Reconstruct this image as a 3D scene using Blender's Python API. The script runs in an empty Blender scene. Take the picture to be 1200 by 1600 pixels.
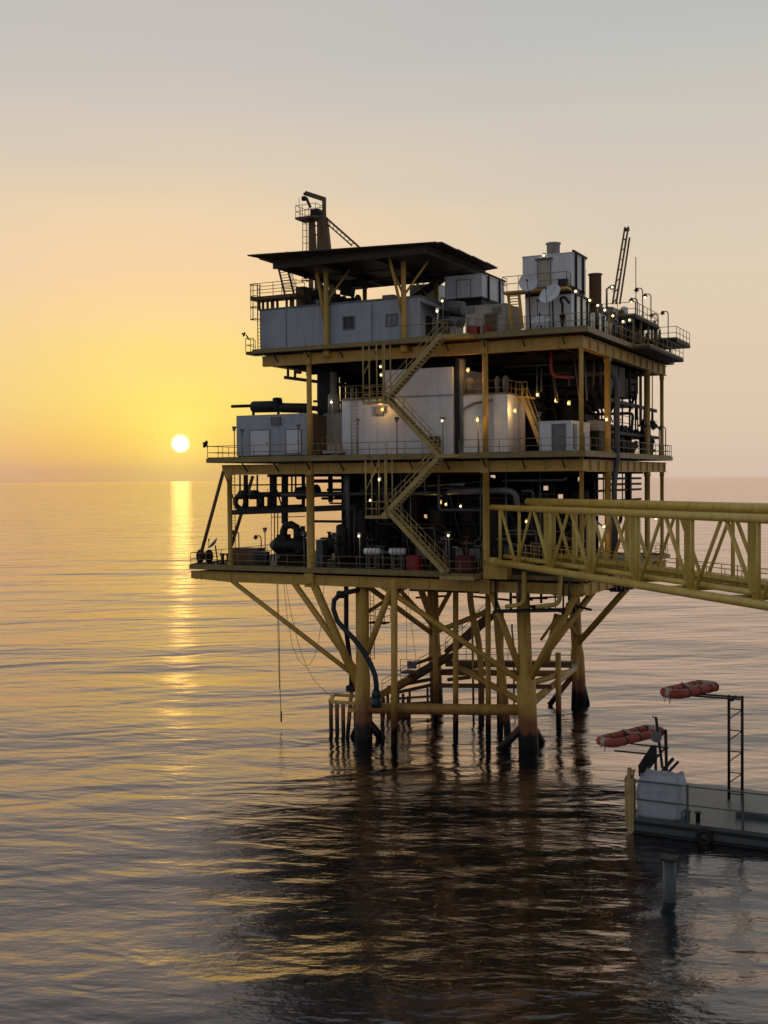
import bpy, math, random
from mathutils import Vector, Matrix, noise
V = Vector
rnd = random.Random(7)
S = bpy.context.scene
COL = S.collection

# ------------------------------------------------------------------ camera
# World frame = platform frame: X along the front face, Y into depth, Z up, sea at z = 0.
F = V((-.446, .895, 0)).normalized(); R = V((F.y, -F.x, 0)); UP = V((0, 0, 1))
CAM = -(85*F + 14.59*R) + V((0, 0, 21))
_p = math.atan(51/1800); FW = F*math.cos(_p) - UP*math.sin(_p); _u = R.cross(FW); _r = math.radians(.5)
CR = R*math.cos(_r) - _u*math.sin(_r); CU = _u*math.cos(_r) + R*math.sin(_r)
cam = bpy.data.objects.new('camera', bpy.data.cameras.new('camera')); COL.objects.link(cam); S.camera = cam
cam.data.lens = 40.5; cam.data.clip_end = 2e5; cam.data.clip_start = .5
_M = Matrix((CR, CU, -FW)).transposed().to_4x4(); _M.translation = CAM; cam.matrix_world = _M

def _on(px, py, ax, v):          # point of the plane (axis = v) surveyed from the photograph
    d = FW*1800 + CR*(px-600) - CU*(py-800)
    return CAM + d*((v-CAM[ax])/d[ax])
def fx(px, py, x): return _on(px, py, 0, x)
def fy(px, py, y): return _on(px, py, 1, y)
def fz(px, py, z): return _on(px, py, 2, z)

# ------------------------------------------------------------------ mesh builder
def frame(d):
    d = d.normalized(); a = UP if abs(d.z) < .9 else V((1, 0, 0))
    s = d.cross(a).normalized(); return s, s.cross(d).normalized()

class MB:
    def __init__(s): s.v = []; s.f = []; s.sm = []
    def face(s, idx, sm=False): s.f.append(idx); s.sm.append(sm)
    def hexa(s, c):
        b = len(s.v); s.v += [V(p) for p in c]
        for q in ((0,3,2,1),(4,5,6,7),(0,1,5,4),(1,2,6,5),(2,3,7,6),(3,0,4,7)): s.face(tuple(b+i for i in q))
        return s
    def box(s, x0, y0, z0, x1, y1, z1):
        return s.hexa([(x0,y0,z0),(x1,y0,z0),(x1,y1,z0),(x0,y1,z0),(x0,y0,z1),(x1,y0,z1),(x1,y1,z1),(x0,y1,z1)])
    def beam(s, p, q, w, h=None):
        p = V(p); q = V(q); h = h or w; a, b = frame(q-p); a = a*w/2; b = b*h/2
        return s.hexa([p-a-b, p+a-b, q+a-b, q-a-b, p-a+b, p+a+b, q+a+b, q-a+b])
    def ibeam(s, p, q, w, h, t=.05):       # a rolled H section standing upright
        p = V(p); q = V(q); a, b = frame(q-p); o = b*(h/2-t/2)
        s.beam(p+o, q+o, w, t); s.beam(p-o, q-o, w, t); s.beam(p, q, t, h-2*t); return s
    def rings(s, rs, sm=True, caps=True):
        b = len(s.v); n = len(rs[0])
        for r in rs: s.v += r
        for i in range(len(rs)-1):
            for k in range(n):
                j = (k+1) % n
                s.face((b+i*n+k, b+i*n+j, b+(i+1)*n+j, b+(i+1)*n+k), sm)
        if caps:
            s.face(tuple(b+k for k in range(n))[::-1]); e = b+(len(rs)-1)*n; s.face(tuple(e+k for k in range(n)))
        return s
    def tube(s, p, q, r, r2=None, n=10):
        p = V(p); q = V(q); r2 = r if r2 is None else r2; a, b = frame(q-p)
        mk = lambda c, rr: [c + (a*math.cos(2*math.pi*k/n) + b*math.sin(2*math.pi*k/n))*rr for k in range(n)]
        return s.rings([mk(p, r), mk(q, r2)])
    def lathe(s, p, d, prof, n=16):        # profile of (distance along d, radius)
        p = V(p); d = V(d).normalized(); a, b = frame(d)
        return s.rings([[p + d*t + (a*math.cos(2*math.pi*k/n) + b*math.sin(2*math.pi*k/n))*max(r, .002) for k in range(n)] for t, r in prof])
    def path(s, pts, r, n=8, bend=0):
        pts = [V(p) for p in pts]
        if bend:
            o = [pts[0]]
            for i in range(1, len(pts)-1):
                a = pts[i-1]-pts[i]; c = pts[i+1]-pts[i]; k = min(bend, a.length*.45, c.length*.45)
                p0 = pts[i]+a.normalized()*k; p2 = pts[i]+c.normalized()*k
                for j in range(6):
                    t = j/5; o.append(p0*(1-t)**2 + pts[i]*2*t*(1-t) + p2*t*t)
            o.append(pts[-1]); pts = o
        rs = []; a = None
        for i, p in enumerate(pts):
            d = (pts[min(i+1, len(pts)-1)] - pts[max(i-1, 0)]).normalized()
            if a is None: a, b = frame(d)
            else:
                a = (a - d*a.dot(d)).normalized(); b = a.cross(d)
            rs.append([p + (a*math.cos(2*math.pi*k/n) + b*math.sin(2*math.pi*k/n))*r for k in range(n)])
        return s.rings(rs)
    def ball(s, c, r, n=10):
        return s.lathe(V(c)-V((0,0,r)), UP, [(r-r*math.cos(math.pi*i/6), r*math.sin(math.pi*i/6)) for i in range(7)], n)
    def vessel(s, p, q, r, n=18):          # pressure vessel with domed ends
        p = V(p); q = V(q); L = (q-p).length; e = r*.45
        pr = [(e-e*math.cos(t*math.pi/8), r*math.sin(t*math.pi/8)) for t in range(5)]
        pr += [(L-t, rr) for t, rr in reversed(pr)]
        return s.lathe(p, q-p, pr, n)
    def dish(s, c, d, r, dep=.18):
        c = V(c); d = V(d).normalized()
        pr = [(dep*r*(t/6)**2*2, r*t/6) for t in range(7)]
        return s.lathe(c, d, pr + [(t+.03, q*.985) for t, q in reversed(pr)], 24)
    def build(s, name, m, parent=None, label=None, cat=None, group=None, kind=None):
        off = V((0,0,0)) if parent is None else OFF[parent.name]
        me = bpy.data.meshes.new(name); me.from_pydata([tuple(p-off) for p in s.v], [], s.f)
        me.polygons.foreach_set('use_smooth', s.sm); me.materials.append(m); me.validate(); me.update()
        o = bpy.data.objects.new(name, me); COL.objects.link(o); o.parent = parent; OFF[o.name] = off
        tag(o, label, cat, group, kind); return o
OFF = {}
def tag(o, label=None, cat=None, group=None, kind=None):
    if label: o['label'] = label
    if cat: o['category'] = cat
    if group: o['group'] = group
    if kind: o['kind'] = kind
    return o
def thing(name, label, cat, loc, group=None):
    o = bpy.data.objects.new(name, None); COL.objects.link(o); o.location = loc; OFF[o.name] = V(loc)
    o.empty_display_size = .5
    return tag(o, label, cat, group)
def copy_tree(o, loc=None, parent=None):
    c = o.copy(); COL.objects.link(c); c.parent = parent
    if loc is not None: c.location = loc
    for ch in list(o.children): copy_tree(ch, None, c)
    return c

# ------------------------------------------------------------------ materials
def s2l(c): return tuple((x/255/12.92 if x/255 <= .04045 else ((x/255+.055)/1.055)**2.4) for x in c) + (1,)
MAT = {}
def nd(nt, t, **kw):
    n = nt.nodes.new(t)
    for k, v in kw.items(): setattr(n, k, v)
    return n
def paint(name, col, rough=.55, stain=(.16,.06,.02), amount=.5, streak=.5, metal=0, var=.15, splash=False, bump=.0, panel=0):
    """Painted steel: cloudy tone, rust patches and rain streaks running down."""
    m = bpy.data.materials.new(name); m.use_nodes = True; nt = m.node_tree; L = nt.links.new
    b = nt.nodes['Principled BSDF']; b.inputs['Roughness'].default_value = rough; b.inputs['Metallic'].default_value = metal
    tc = nd(nt, 'ShaderNodeNewGeometry')
    def noise(scale, sc=(1,1,1), det=5):
        mp = nd(nt, 'ShaderNodeMapping'); mp.inputs['Scale'].default_value = sc; L(tc.outputs['Position'], mp.inputs[0])
        n = nd(nt, 'ShaderNodeTexNoise'); n.inputs['Scale'].default_value = scale; n.inputs['Detail'].default_value = det
        L(mp.outputs[0], n.inputs['Vector']); return n.outputs[0]
    def ramp(src, a, c):
        r = nd(nt, 'ShaderNodeMapRange'); r.inputs[1].default_value = a; r.inputs[2].default_value = c; L(src, r.inputs[0]); return r.outputs[0]
    def mix(fac, c1, c2, mode='MIX'):
        x = nd(nt, 'ShaderNodeMix', data_type='RGBA', blend_type=mode)
        for i, s in ((0, fac), (6, c1), (7, c2)):
            if hasattr(s, 'is_output') or hasattr(s, 'links'): L(s, x.inputs[i])
            else: x.inputs[i].default_value = s
        return x.outputs[2]
    def mul(a, k):
        x = nd(nt, 'ShaderNodeMath', operation='MULTIPLY'); L(a, x.inputs[0])
        if isinstance(k, (int, float)): x.inputs[1].default_value = k
        else: L(k, x.inputs[1])
        return x.outputs[0]
    col = tuple(col)+(1,); dk = tuple(c*(1-var*2) for c in col[:3])+(1,)
    out = mix(ramp(noise(.9), .3, .7), dk, col)
    st = tuple(stain)+(1,)
    if streak: out = mix(mul(ramp(noise(1.0, (2.4,2.4,.22)), .52, .75), streak), out, st)
    if amount: out = mix(mul(ramp(noise(2.2, det=8), .58, .70), amount), out, st)
    if panel:
        w = nd(nt, 'ShaderNodeTexWave', bands_direction='X', wave_profile='SAW'); w.inputs['Scale'].default_value = panel
        L(tc.outputs['Position'], w.inputs['Vector'])
        out = mix(mul(ramp(w.outputs[0], .965, .99), .35), out, (.2,.21,.22,1))
    if splash:      # rust band and dark marine growth near the waterline (real, height dependent growth)
        sx = nd(nt, 'ShaderNodeSeparateXYZ'); L(tc.outputs['Position'], sx.inputs[0])
        ad = nd(nt, 'ShaderNodeMath', operation='MULTIPLY_ADD'); L(noise(1.3, (1.5,1.5,.6)), ad.inputs[0]); ad.inputs[1].default_value = -1.6; L(sx.outputs[2], ad.inputs[2])
        out = mix(ramp(ad.outputs[0], 2.9, 1.3), out, (.27,.095,.03,1))
        out = mix(ramp(ad.outputs[0], .75, .35), out, (.014,.013,.010,1))
    L(out, b.inputs['Base Color'])
    if bump:
        bp = nd(nt, 'ShaderNodeBump'); bp.inputs['Strength'].default_value = 1; bp.inputs['Distance'].default_value = bump
        L(noise(3, det=8), bp.inputs['Height']); L(bp.outputs[0], b.inputs['Normal'])
    MAT[name] = m; return m
def glow(name, col, k):
    m = bpy.data.materials.new(name); m.use_nodes = True; b = m.node_tree.nodes['Principled BSDF']
    b.inputs['Base Color'].default_value = (.8,.8,.8,1); b.inputs['Emission Color'].default_value = tuple(col)+(1,); b.inputs['Emission Strength'].default_value = k
    return m
YEL  = paint('ochre_paint', (.70,.43,.09), .5, stain=(.25,.12,.04), amount=.35, streak=.33, var=.08)
JAC  = paint('jacket_paint', (.74,.44,.085), .5, stain=(.26,.12,.04), amount=.35, streak=.38, var=.1, splash=True)
STA  = paint('stair_paint', (.62,.46,.17), .5, amount=.4, streak=.3)
BRI  = paint('bridge_paint', (.84,.61,.14), .45, stain=(.24,.12,.04), amount=.35, streak=.3, var=.08)
RAIL = paint('rail_paint', (.36,.27,.10), .5, amount=.5, streak=.2)
LQM  = paint('blue_grey_shaded_cladding', (.46,.51,.57), .45, stain=(.24,.22,.20), amount=.2, streak=.45, var=.06)  # darker cladding copy; the cabin's dimmer facing is put into its colour
WHI  = paint('white_cladding', (.84,.86,.89), .45, stain=(.36,.28,.22), amount=.15, streak=.33, var=.04, panel=.26)
WH2  = paint('white_paint', (.84,.86,.89), .4, stain=(.28,.22,.17), amount=.2, streak=.3, var=.05)
CRM  = paint('cream_paint', (.52,.48,.40), .5, amount=.2, streak=.35, var=.08)
GRY  = paint('grey_paint', (.22,.23,.24), .45, amount=.25, streak=.3)
PIP  = paint('grey_pipe_paint', (.10,.115,.13), .4, amount=.25, streak=.3)
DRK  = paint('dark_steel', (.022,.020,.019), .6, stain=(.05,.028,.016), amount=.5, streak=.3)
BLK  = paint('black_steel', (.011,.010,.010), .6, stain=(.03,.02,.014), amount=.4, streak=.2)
GRT  = paint('deck_plate', (.065,.055,.04), .7, amount=.5, streak=0)
HEL  = paint('helideck_steel', (.075,.055,.036), .6, amount=.4, streak=.2)
RED  = paint('red_paint', (.42,.035,.03), .45, stain=(.16,.03,.02), amount=.3, streak=.3)
ORA  = paint('orange_cover', (.50,.085,.05), .6, stain=(.28,.06,.04), amount=.4, streak=.3, bump=.02)
BAG  = paint('bag_fabric', (.56,.59,.64), .8, stain=(.36,.38,.41), amount=.3, streak=.4, bump=.08)
HUL  = paint('hull_paint', (.10,.135,.14), .45, amount=.35, streak=.4)
HOS  = paint('hose_rubber', (.018,.032,.045), .45, stain=(.05,.06,.06), amount=.3, streak=.3)
ROP  = paint('rope_fibre', (.10,.075,.05), .9, amount=.2, streak=0)
GLS  = paint('window_glass', (.03,.035,.04), .08, amount=0, streak=0)
PALE_REFL = paint('window_pale_reflection', (.30,.32,.35), .25, amount=0, streak=.2)  # pale reflection in the right window put into the pane colour
BRN  = paint('rusty_brown', (.20,.12,.06), .6, amount=.7, streak=.6)
LW = glow('lamp_white', (1,.76,.38), 3.0); LO = glow('lamp_orange', (1,.45,.08), 6); LR = glow('lamp_red', (1,.22,.05), 6)
LY = glow('lamp_yellow', (1,.66,.2), 5)
OFFB = paint('lamp_glass', (.6,.6,.58), .2, amount=0, streak=0)

# ------------------------------------------------------------------ light: hazy sunset sky
SUN = (FW*1800 + CR*(282-600) - CU*(693-800)).normalized()
w = bpy.data.worlds.new('World'); S.world = w; w.use_nodes = True; nt = w.node_tree; L = nt.links.new
def mth(op, a, b=None, c=None):
    n = nd(nt, 'ShaderNodeMath', operation=op)
    for i, x in enumerate((a, b, c)):
        if x is None: continue
        if isinstance(x, (int, float)): n.inputs[i].default_value = x
        else: L(x, n.inputs[i])
    return n.outputs[0]
tc = nd(nt, 'ShaderNodeTexCoord'); sep = nd(nt, 'ShaderNodeSeparateXYZ'); L(tc.outputs['Generated'], sep.inputs[0])
el = mth('MULTIPLY', mth('ARCSINE', sep.outputs[2]), 180/math.pi)
hm = nd(nt, 'ShaderNodeMapping'); hm.inputs['Scale'].default_value = (2.2, 2.2, 26); L(tc.outputs['Generated'], hm.inputs[0])
hn = nd(nt, 'ShaderNodeTexNoise'); hn.inputs['Scale'].default_value = 1.6; hn.inputs['Detail'].default_value = 3; L(hm.outputs[0], hn.inputs['Vector'])
el = mth('ADD', el, mth('MULTIPLY', mth('SUBTRACT', hn.outputs[0], .5), mth('MINIMUM', mth('MAXIMUM', mth('MULTIPLY', el, .5), 0.0), 2.6)))   # uneven haze layers
en = mth('SQRT', mth('DIVIDE', mth('MAXIMUM', el, 0.0), 90.0))
def cramp(stops):
    r = nd(nt, 'ShaderNodeValToRGB'); cr = r.color_ramp
    for i, (e, c) in enumerate(stops):
        x = cr.elements[i] if i < 2 else cr.elements.new(.5)
        x.position = math.sqrt(e/90); x.color = s2l(c)
    L(en, r.inputs[0]); return r.outputs[0]
near = cramp([(0,(212,158,114)),(.6,(220,165,110)),(1.5,(242,186,104)),(2.3,(250,199,104)),(4.1,(254,214,116)),(6,(254,217,131)),(7.9,(253,216,149)),(10,(249,212,164)),
              (12.7,(238,211,174)),(14.5,(226,206,180)),(17.5,(209,199,187)),(20,(199,193,188)),(24,(183,187,189)),(36,(182,187,195)),(60,(134,146,163)),(90,(112,124,144))])
far = cramp([(0,(212,188,170)),(1,(217,192,171)),(3.5,(223,199,174)),(8,(225,204,177)),(11,(222,205,181)),(14.3,(213,201,185)),(17.5,(202,197,188)),(20.7,(190,191,188)),
             (24,(180,186,189)),(36,(178,184,194)),(60,(134,146,163)),(90,(112,124,144))])
back = cramp([(0,(96,100,108)),(5,(127,127,130)),(12,(146,144,146)),(25,(144,149,157)),(50,(126,136,151)),(90,(112,124,144))])
# horizontal angle to the sun
hl = mth('SQRT', mth('ADD', mth('MULTIPLY', sep.outputs[0], sep.outputs[0]), mth('MULTIPLY', sep.outputs[1], sep.outputs[1])))
sh = V((SUN.x, SUN.y, 0)).normalized()
cd = mth('DIVIDE', mth('ADD', mth('MULTIPLY', sep.outputs[0], sh.x), mth('MULTIPLY', sep.outputs[1], sh.y)), mth('MAXIMUM', hl, .0001))
az = mth('MULTIPLY', mth('ARCCOSINE', mth('MINIMUM', mth('MAXIMUM', cd, -1.0), 1.0)), 180/math.pi)
def smooth(x, a, b):
    r = nd(nt, 'ShaderNodeMapRange', interpolation_type='SMOOTHSTEP'); r.inputs[1].default_value = a; r.inputs[2].default_value = b; L(x, r.inputs[0]); return r.outputs[0]
def wmix(f, a, b):
    x = nd(nt, 'ShaderNodeMix', data_type='RGBA'); L(f, x.inputs[0]); L(a, x.inputs[6]); L(b, x.inputs[7]); return x.outputs[2]
skyc = wmix(smooth(az, 30, 100), wmix(smooth(az, 1, 24), near, far), back)
dt = nd(nt, 'ShaderNodeVectorMath', operation='DOT_PRODUCT'); L(tc.outputs['Generated'], dt.inputs[0]); dt.inputs[1].default_value = SUN
ang = mth('MULTIPLY', mth('ARCCOSINE', mth('MINIMUM', dt.outputs['Value'], 1.0)), 180/math.pi)
g1 = mth('EXPONENT', mth('MULTIPLY', mth('POWER', mth('DIVIDE', ang, 1.6), 1.2), -1.0))
g2 = mth('EXPONENT', mth('MULTIPLY', mth('POWER', mth('DIVIDE', ang, 5.0), 2.0), -1.0))
disc = mth('SUBTRACT', 1.0, smooth(ang, .31, .50))
def addc(base, fac, col):
    s = nd(nt, 'ShaderNodeMix', data_type='RGBA', blend_type='ADD'); L(fac, s.inputs[0]); L(base, s.inputs[6]); s.inputs[7].default_value = col+(1,); return s.outputs[2]
skyc = addc(skyc, g2, (.03,.11,.0))
skyc = addc(skyc, g1, (.25,.20,.04))
skyc = addc(skyc, disc, (1.1, .8, 1.0))
bg = nt.nodes['Background']; bg.inputs[1].default_value = 1.0; L(skyc, bg.inputs[0])
# the clear upper air behind the haze
sky = nd(nt, 'ShaderNodeTexSky', sky_type='NISHITA', sun_disc=False); sky.sun_elevation = math.asin(SUN.z); sky.sun_rotation = math.atan2(SUN.x, SUN.y); sky.dust_density = 2
b2 = nd(nt, 'ShaderNodeBackground'); L(sky.outputs[0], b2.inputs[0]); b2.inputs[1].default_value = .15
ms = nd(nt, 'ShaderNodeMixShader'); L(mth('MULTIPLY', smooth(el, 25, 70), .5), ms.inputs[0]); L(bg.outputs[0], ms.inputs[1]); L(b2.outputs[0], ms.inputs[2])
L(ms.outputs[0], nt.nodes['World Output'].inputs[0])
sl = bpy.data.lights.new('sun', 'SUN'); sl.energy = .002; sl.angle = math.radians(1.0); sl.color = (1, .52, .08)
so = bpy.data.objects.new('sun', sl); COL.objects.link(so); so.rotation_euler = (-SUN).to_track_quat('-Z', 'Y').to_euler()
S.view_settings.view_transform = 'Standard'; S.view_settings.look = 'None'; S.view_settings.exposure = 0; S.view_settings.gamma = 1

# ------------------------------------------------------------------ sea
def sea_material():
    m = bpy.data.materials.new('sea_water'); m.use_nodes = True; nt = m.node_tree; L = nt.links.new
    nt.nodes.remove(nt.nodes['Principled BSDF']); b = nd(nt, 'ShaderNodeBsdfGlossy'); b.inputs['Color'].default_value = (1,.905,.875,1); b.inputs['Roughness'].default_value = .08
    deep = nd(nt, 'ShaderNodeBsdfDiffuse'); deep.inputs['Color'].default_value = (.005,.009,.013,1)
    fr = nd(nt, 'ShaderNodeFresnel'); fr.inputs['IOR'].default_value = 2.0
    g = nd(nt, 'ShaderNodeNewGeometry')
    def wave(scale, ang, stretch, amp, det, dist=0, rough=.5):
        mp = nd(nt, 'ShaderNodeMapping'); mp.vector_type = 'TEXTURE'; mp.inputs['Rotation'].default_value = (0, 0, math.radians(ang)); mp.inputs['Scale'].default_value = (stretch, 1, 1)
        L(g.outputs['Position'], mp.inputs[0])
        n = nd(nt, 'ShaderNodeTexNoise'); n.inputs['Scale'].default_value = scale; n.inputs['Detail'].default_value = det; n.inputs['Roughness'].default_value = rough; n.inputs['Distortion'].default_value = dist
        L(mp.outputs[0], n.inputs['Vector'])
        x = nd(nt, 'ShaderNodeMath', operation='MULTIPLY'); L(n.outputs[0], x.inputs[0]); x.inputs[1].default_value = amp; return x.outputs[0]
    def add(a, c):
        x = nd(nt, 'ShaderNodeMath', operation='ADD'); L(a, x.inputs[0]); L(c, x.inputs[1]); return x.outputs[0]
    h = wave(.045, 20, 2.8, 1.9, 1)
    h = add(h, wave(.15, 38, 2.8, .70, 2, .4))
    h = add(h, wave(.5, 14, 2.6, .17, 2, .5))
    h = add(h, wave(1.6, 32, 2.4, .036, 2, .4))
    h = add(h, wave(4.0, 20, 2.0, .020, 3))
    h = add(h, wave(11, 30, 1.7, .0070, 2))
    bp = nd(nt, 'ShaderNodeBump'); bp.inputs['Strength'].default_value = 1; bp.inputs['Distance'].default_value = 1; L(h, bp.inputs['Height']); L(bp.outputs[0], b.inputs['Normal']); L(bp.outputs[0], fr.inputs['Normal'])
    fac = nd(nt, 'ShaderNodeMath', operation='MULTIPLY_ADD'); L(fr.outputs[0], fac.inputs[0]); fac.inputs[1].default_value = 1.12; fac.inputs[2].default_value = .0; fac.use_clamp = True
    mx = nd(nt, 'ShaderNodeMixShader'); L(fac.outputs[0], mx.inputs[0]); L(deep.outputs[0], mx.inputs[1]); L(b.outputs[0], mx.inputs[2]); L(mx.outputs[0], nt.nodes['Material Output'].inputs[0])
    return m
sm = MB(); r0 = 60000
sm.v = [V((-r0,-r0,0)), V((r0,-r0,0)), V((r0,r0,0)), V((-r0,r0,0))]; sm.face((0,1,2,3))
sm.build('sea', sea_material(), kind='structure')

# ================================================================== OIL PLATFORM
PL = thing('oil_platform', 'huge three decked ochre yellow oil platform standing on tubular legs in the sea', 'oil platform', (-14, 12, 0))
ZL, ZM, ZT = 13.65, 22.85, 31.9          # floor heights of the three decks
def P(name, mb, m=YEL, parent=None, label=None): return mb.build(name, m, parent or PL, label)

def rail(pts, h=1.1, r=.028, sp=1.6, mids=(.55,), m=None, parent=None, toe=True):
    mb = MB()
    for a, b in zip(pts[:-1], pts[1:]):
        a = V(a); b = V(b); n = max(1, round((b-a).length/sp))
        for i in range(n+1): mb.tube(a.lerp(b, i/n), a.lerp(b, i/n)+UP*h, r, n=5)
        for k in (h,)+tuple(mids): mb.tube(a+UP*k, b+UP*k, r, n=5)
        if toe: mb.beam(a+UP*.08, b+UP*.08, .02, .14)
    return mb.build('railing', m or RAIL, parent or PL)

# decks: floor plate, edge girders with stiffeners, cross joists
def deck(zf, x0, x1, y0, y1, bx0, taper=None):
    d = MB().box(x0, y0, zf-.32, x1, y1, zf).build('deck', GRT, PL)
    top, bot = zf-.55, zf-1.35
    g = MB()
    if taper:
        xa, xb, zt = taper
        g.hexa([(bx0,-.18,zt),(xb,-.18,bot),(xb,.18,bot),(bx0,.18,zt),(bx0,-.18,top),(xb,-.18,top),(xb,.18,top),(bx0,.18,top)])
        g.box(xb,-.18,bot,.2,.18,top)
    else: g.box(bx0,-.18,bot,.2,.18,top)
    g.box(bx0-.02,-.3,top,.24,.3,top+.05)
    x = bx0+1.1
    while x < 0: g.box(x-.02,-.24,bot+.06,x+.02,-.183,top-.003); x += 3.1
    g.build('edge_girder', YEL, d)
    g = MB().box(-.18,.2,bot,.18,26.6,top); g.box(-.3,.32,top,.32,26.6,top+.05); g.box(-.3,.32,bot-.05,.32,26.6,bot)
    for i in range(12): y = 1.6+2.2*i; g.box(.18,y-.05,bot,.30,y+.05,top)
    g.build('edge_girder', YEL, d)
    g = MB().box(bx0,26.2,bot,-.2,26.6,top); g.build('edge_girder', YEL, d)
    g = MB().box(bx0+.02,.2,bot+.1,bx0+.3,26.2,top); g.build('edge_girder', YEL, d)
    g = MB()
    for i in range(9): x = -1.6-3.1*i; (x > bx0+.6) and g.ibeam((x,.2,(top+bot)/2),(x,26.2,(top+bot)/2),.25,.7)
    for y in (6.5,13,19.5): g.ibeam((bx0+.35,y,bot+.1),(-.2,y,bot+.1),.3,.6)
    g.build('joist', DRK, d)
    return d
dT = deck(ZT, -27.95, .75, -.95, 27.4, -27.5)
dM = deck(ZM, -32.6, .6, -1.15, 27.4, -31.7)
dL = deck(ZL, -35.1, .35, -.35, 27, -35.1, (0, -31.2, 12.52))
for dk, zf, y, x0, x1 in ((dT, ZT, -.95, -27.95, .75), (dM, ZM, -1.15, -32.6, .6), (dL, ZL, -.35, -35.1, .35)):
    MB().box(x0-.03, y-.06, zf-.30, x1+.03, y-.002, zf+.04).build('fascia', RAIL, dk)
    MB().box(x1+.002, y, zf-.30, x1+.06, 27.4, zf+.04).build('fascia', RAIL, dk)
# brackets carrying the cantilever walkways
for i in range(11):
    x = -1.2-3.1*i
    if x > -31: P('bracket', MB().beam((x,-.2,ZM-1.1), (x,-1.05,ZM-.36), .07, .1), DRK)
    if x > -27: P('bracket', MB().beam((x,-.2,ZT-1.0), (x,-.85,ZT-.36), .07, .1), DRK)

# columns
def column(x, y, z0, z1, r, base=True, m=YEL):
    mb = MB().lathe((x,y,z0), UP, [(0,r*1.45),(.35,r*1.45),(.36,r),(z1-z0-.5,r),(z1-z0-.49,r*1.25),(z1-z0,r*1.25)] if base else [(0,r),(z1-z0,r)], 14)
    return P('column', mb, m)
for x, ru, rl in ((-23.1,.22,.34), (-7.55,.23,.27), (0,.165,.165)):
    column(x, 0, ZM-1.4, ZT-.5, ru, False); column(x, 0, ZL-1.3, ZM-.55, rl)
for x in (-23.1,-7.55):
    P('column_node', MB().box(x-.34,-.36,ZM-1.42,x+.34,-.31,ZM-.4), YEL); P('column_node', MB().box(x-.42,-.42,ZL-1.5,x+.42,-.35,ZL-.38), YEL)
    P('column_node', MB().box(x-.3,-.36,ZT-1.42,x+.3,-.31,ZT-.4), YEL)
column(-31.1, 0, ZL, ZM-1.3, .2)
for y, r in ((7.1,.25),(20.1,.24),(25.8,.17)):
    column(0, y, ZM, ZT-1.3, r); column(0, y, ZL, ZM-1.3, r)
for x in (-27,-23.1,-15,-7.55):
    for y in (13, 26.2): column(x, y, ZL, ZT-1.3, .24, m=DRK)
# end braces of the lower deck
def braces(lst, m=YEL, name='brace', n=12):
    for p, q, r in lst: P(name, MB().tube(p, q, r, n=n), m)
braces([(fy(349,737,-.1), fy(309,884,-.1), .15), (fy(395,744,14), fy(362,852,14), .17), (fy(351,740,4), fy(372,800,4), .07)], BRN)
lad = MB()
a = fy(362,742,.5); b = fy(363,884,.5); s = V((.32,0,0))
lad.tube(a, b, .035, n=5); lad.tube(a+s, b+s, .035, n=5)
for i in range(28): q = a.lerp(b, i/28); lad.tube(q, q+s, .02, n=4)
P('ladder', lad, RAIL)

# ---- jacket: legs, braces, conductors
def leg(pts, label=None):
    mb = MB(); pr = []
    a, b = V(pts[0][0]), V(pts[-1][0]); d = b-a
    return P('leg', mb.lathe(a, d, [((V(p)-a).dot(d.normalized()), r) for p, r in pts], 20), JAC, label=label)
def down(p, z): p = V(p); return p
L1t, L1b = fy(566,912,.8), fz(567,1156,0)
L2t, L2b = fy(816,905,1.2), fz(826,1170,0)
L3t, L3b = V((-19.3,16,12.6)), V((-19.2,16.6,0))
L4t, L4b = fy(896,905,18), fz(906,1098,0)
def legline(t, b, rt, rm, rb):
    d = (b-t); e = b + d.normalized()*3
    leg([(t, rt), (t.lerp(b,.55), rt), (t.lerp(b,.6), rm), (t.lerp(b,.86), rm), (t.lerp(b,.9), rb), (e, rb)])
legline(L1t, L1b, .55, .62, .68); legline(L2t, L2b, .52, .74, .78)
legline(L3t, L3b, .52, .58, .62); legline(L4t, L4b, .5, .62, .72)
zb = ZL-1.4
braces([(fy(363,908,0), L1t.lerp(L1b,.63), .2), (fy(459,910,0), L1t.lerp(L1b,.62), .25), (fy(491,914,0), L1t.lerp(L1b,.72), .34),
        (fy(616,908,0), L1t.lerp(L1b,.52), .27), (fy(592,912,0), L2t.lerp(L2b,.62), .24),
        (fy(763,914,0), L2t.lerp(L2b,.63), .26), (fy(908,914,0), L2t.lerp(L2b,.63), .28),
        (fy(930,920,6), L2t.lerp(L2b,.55)+V((.3,.6,0)), .26), (fx(984,914,0), L4t.lerp(L4b,.52), .28),
        (fy(577,918,6), L3t.lerp(L3b,.50), .24), (fy(623,920,8), L3t.lerp(L3b,.44), .2), (fy(655,914,13), L3t.lerp(L3b,.43), .3),
        (fy(709,914,16), L3t.lerp(L3b,.40), .22), (fy(763,955,8), L3t.lerp(L3b,.48), .24), (fy(640,914,9), L1t.lerp(L1b,.2)+V((0,.4,0)), .16),
        (fy(871,960,12), fy(853,1035,12), .3), (fy(868,968,8), fy(845,1000,8), .12), (fy(887,968,14), L4t.lerp(L4b,.46), .18)], JAC)
LH = .80
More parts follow.
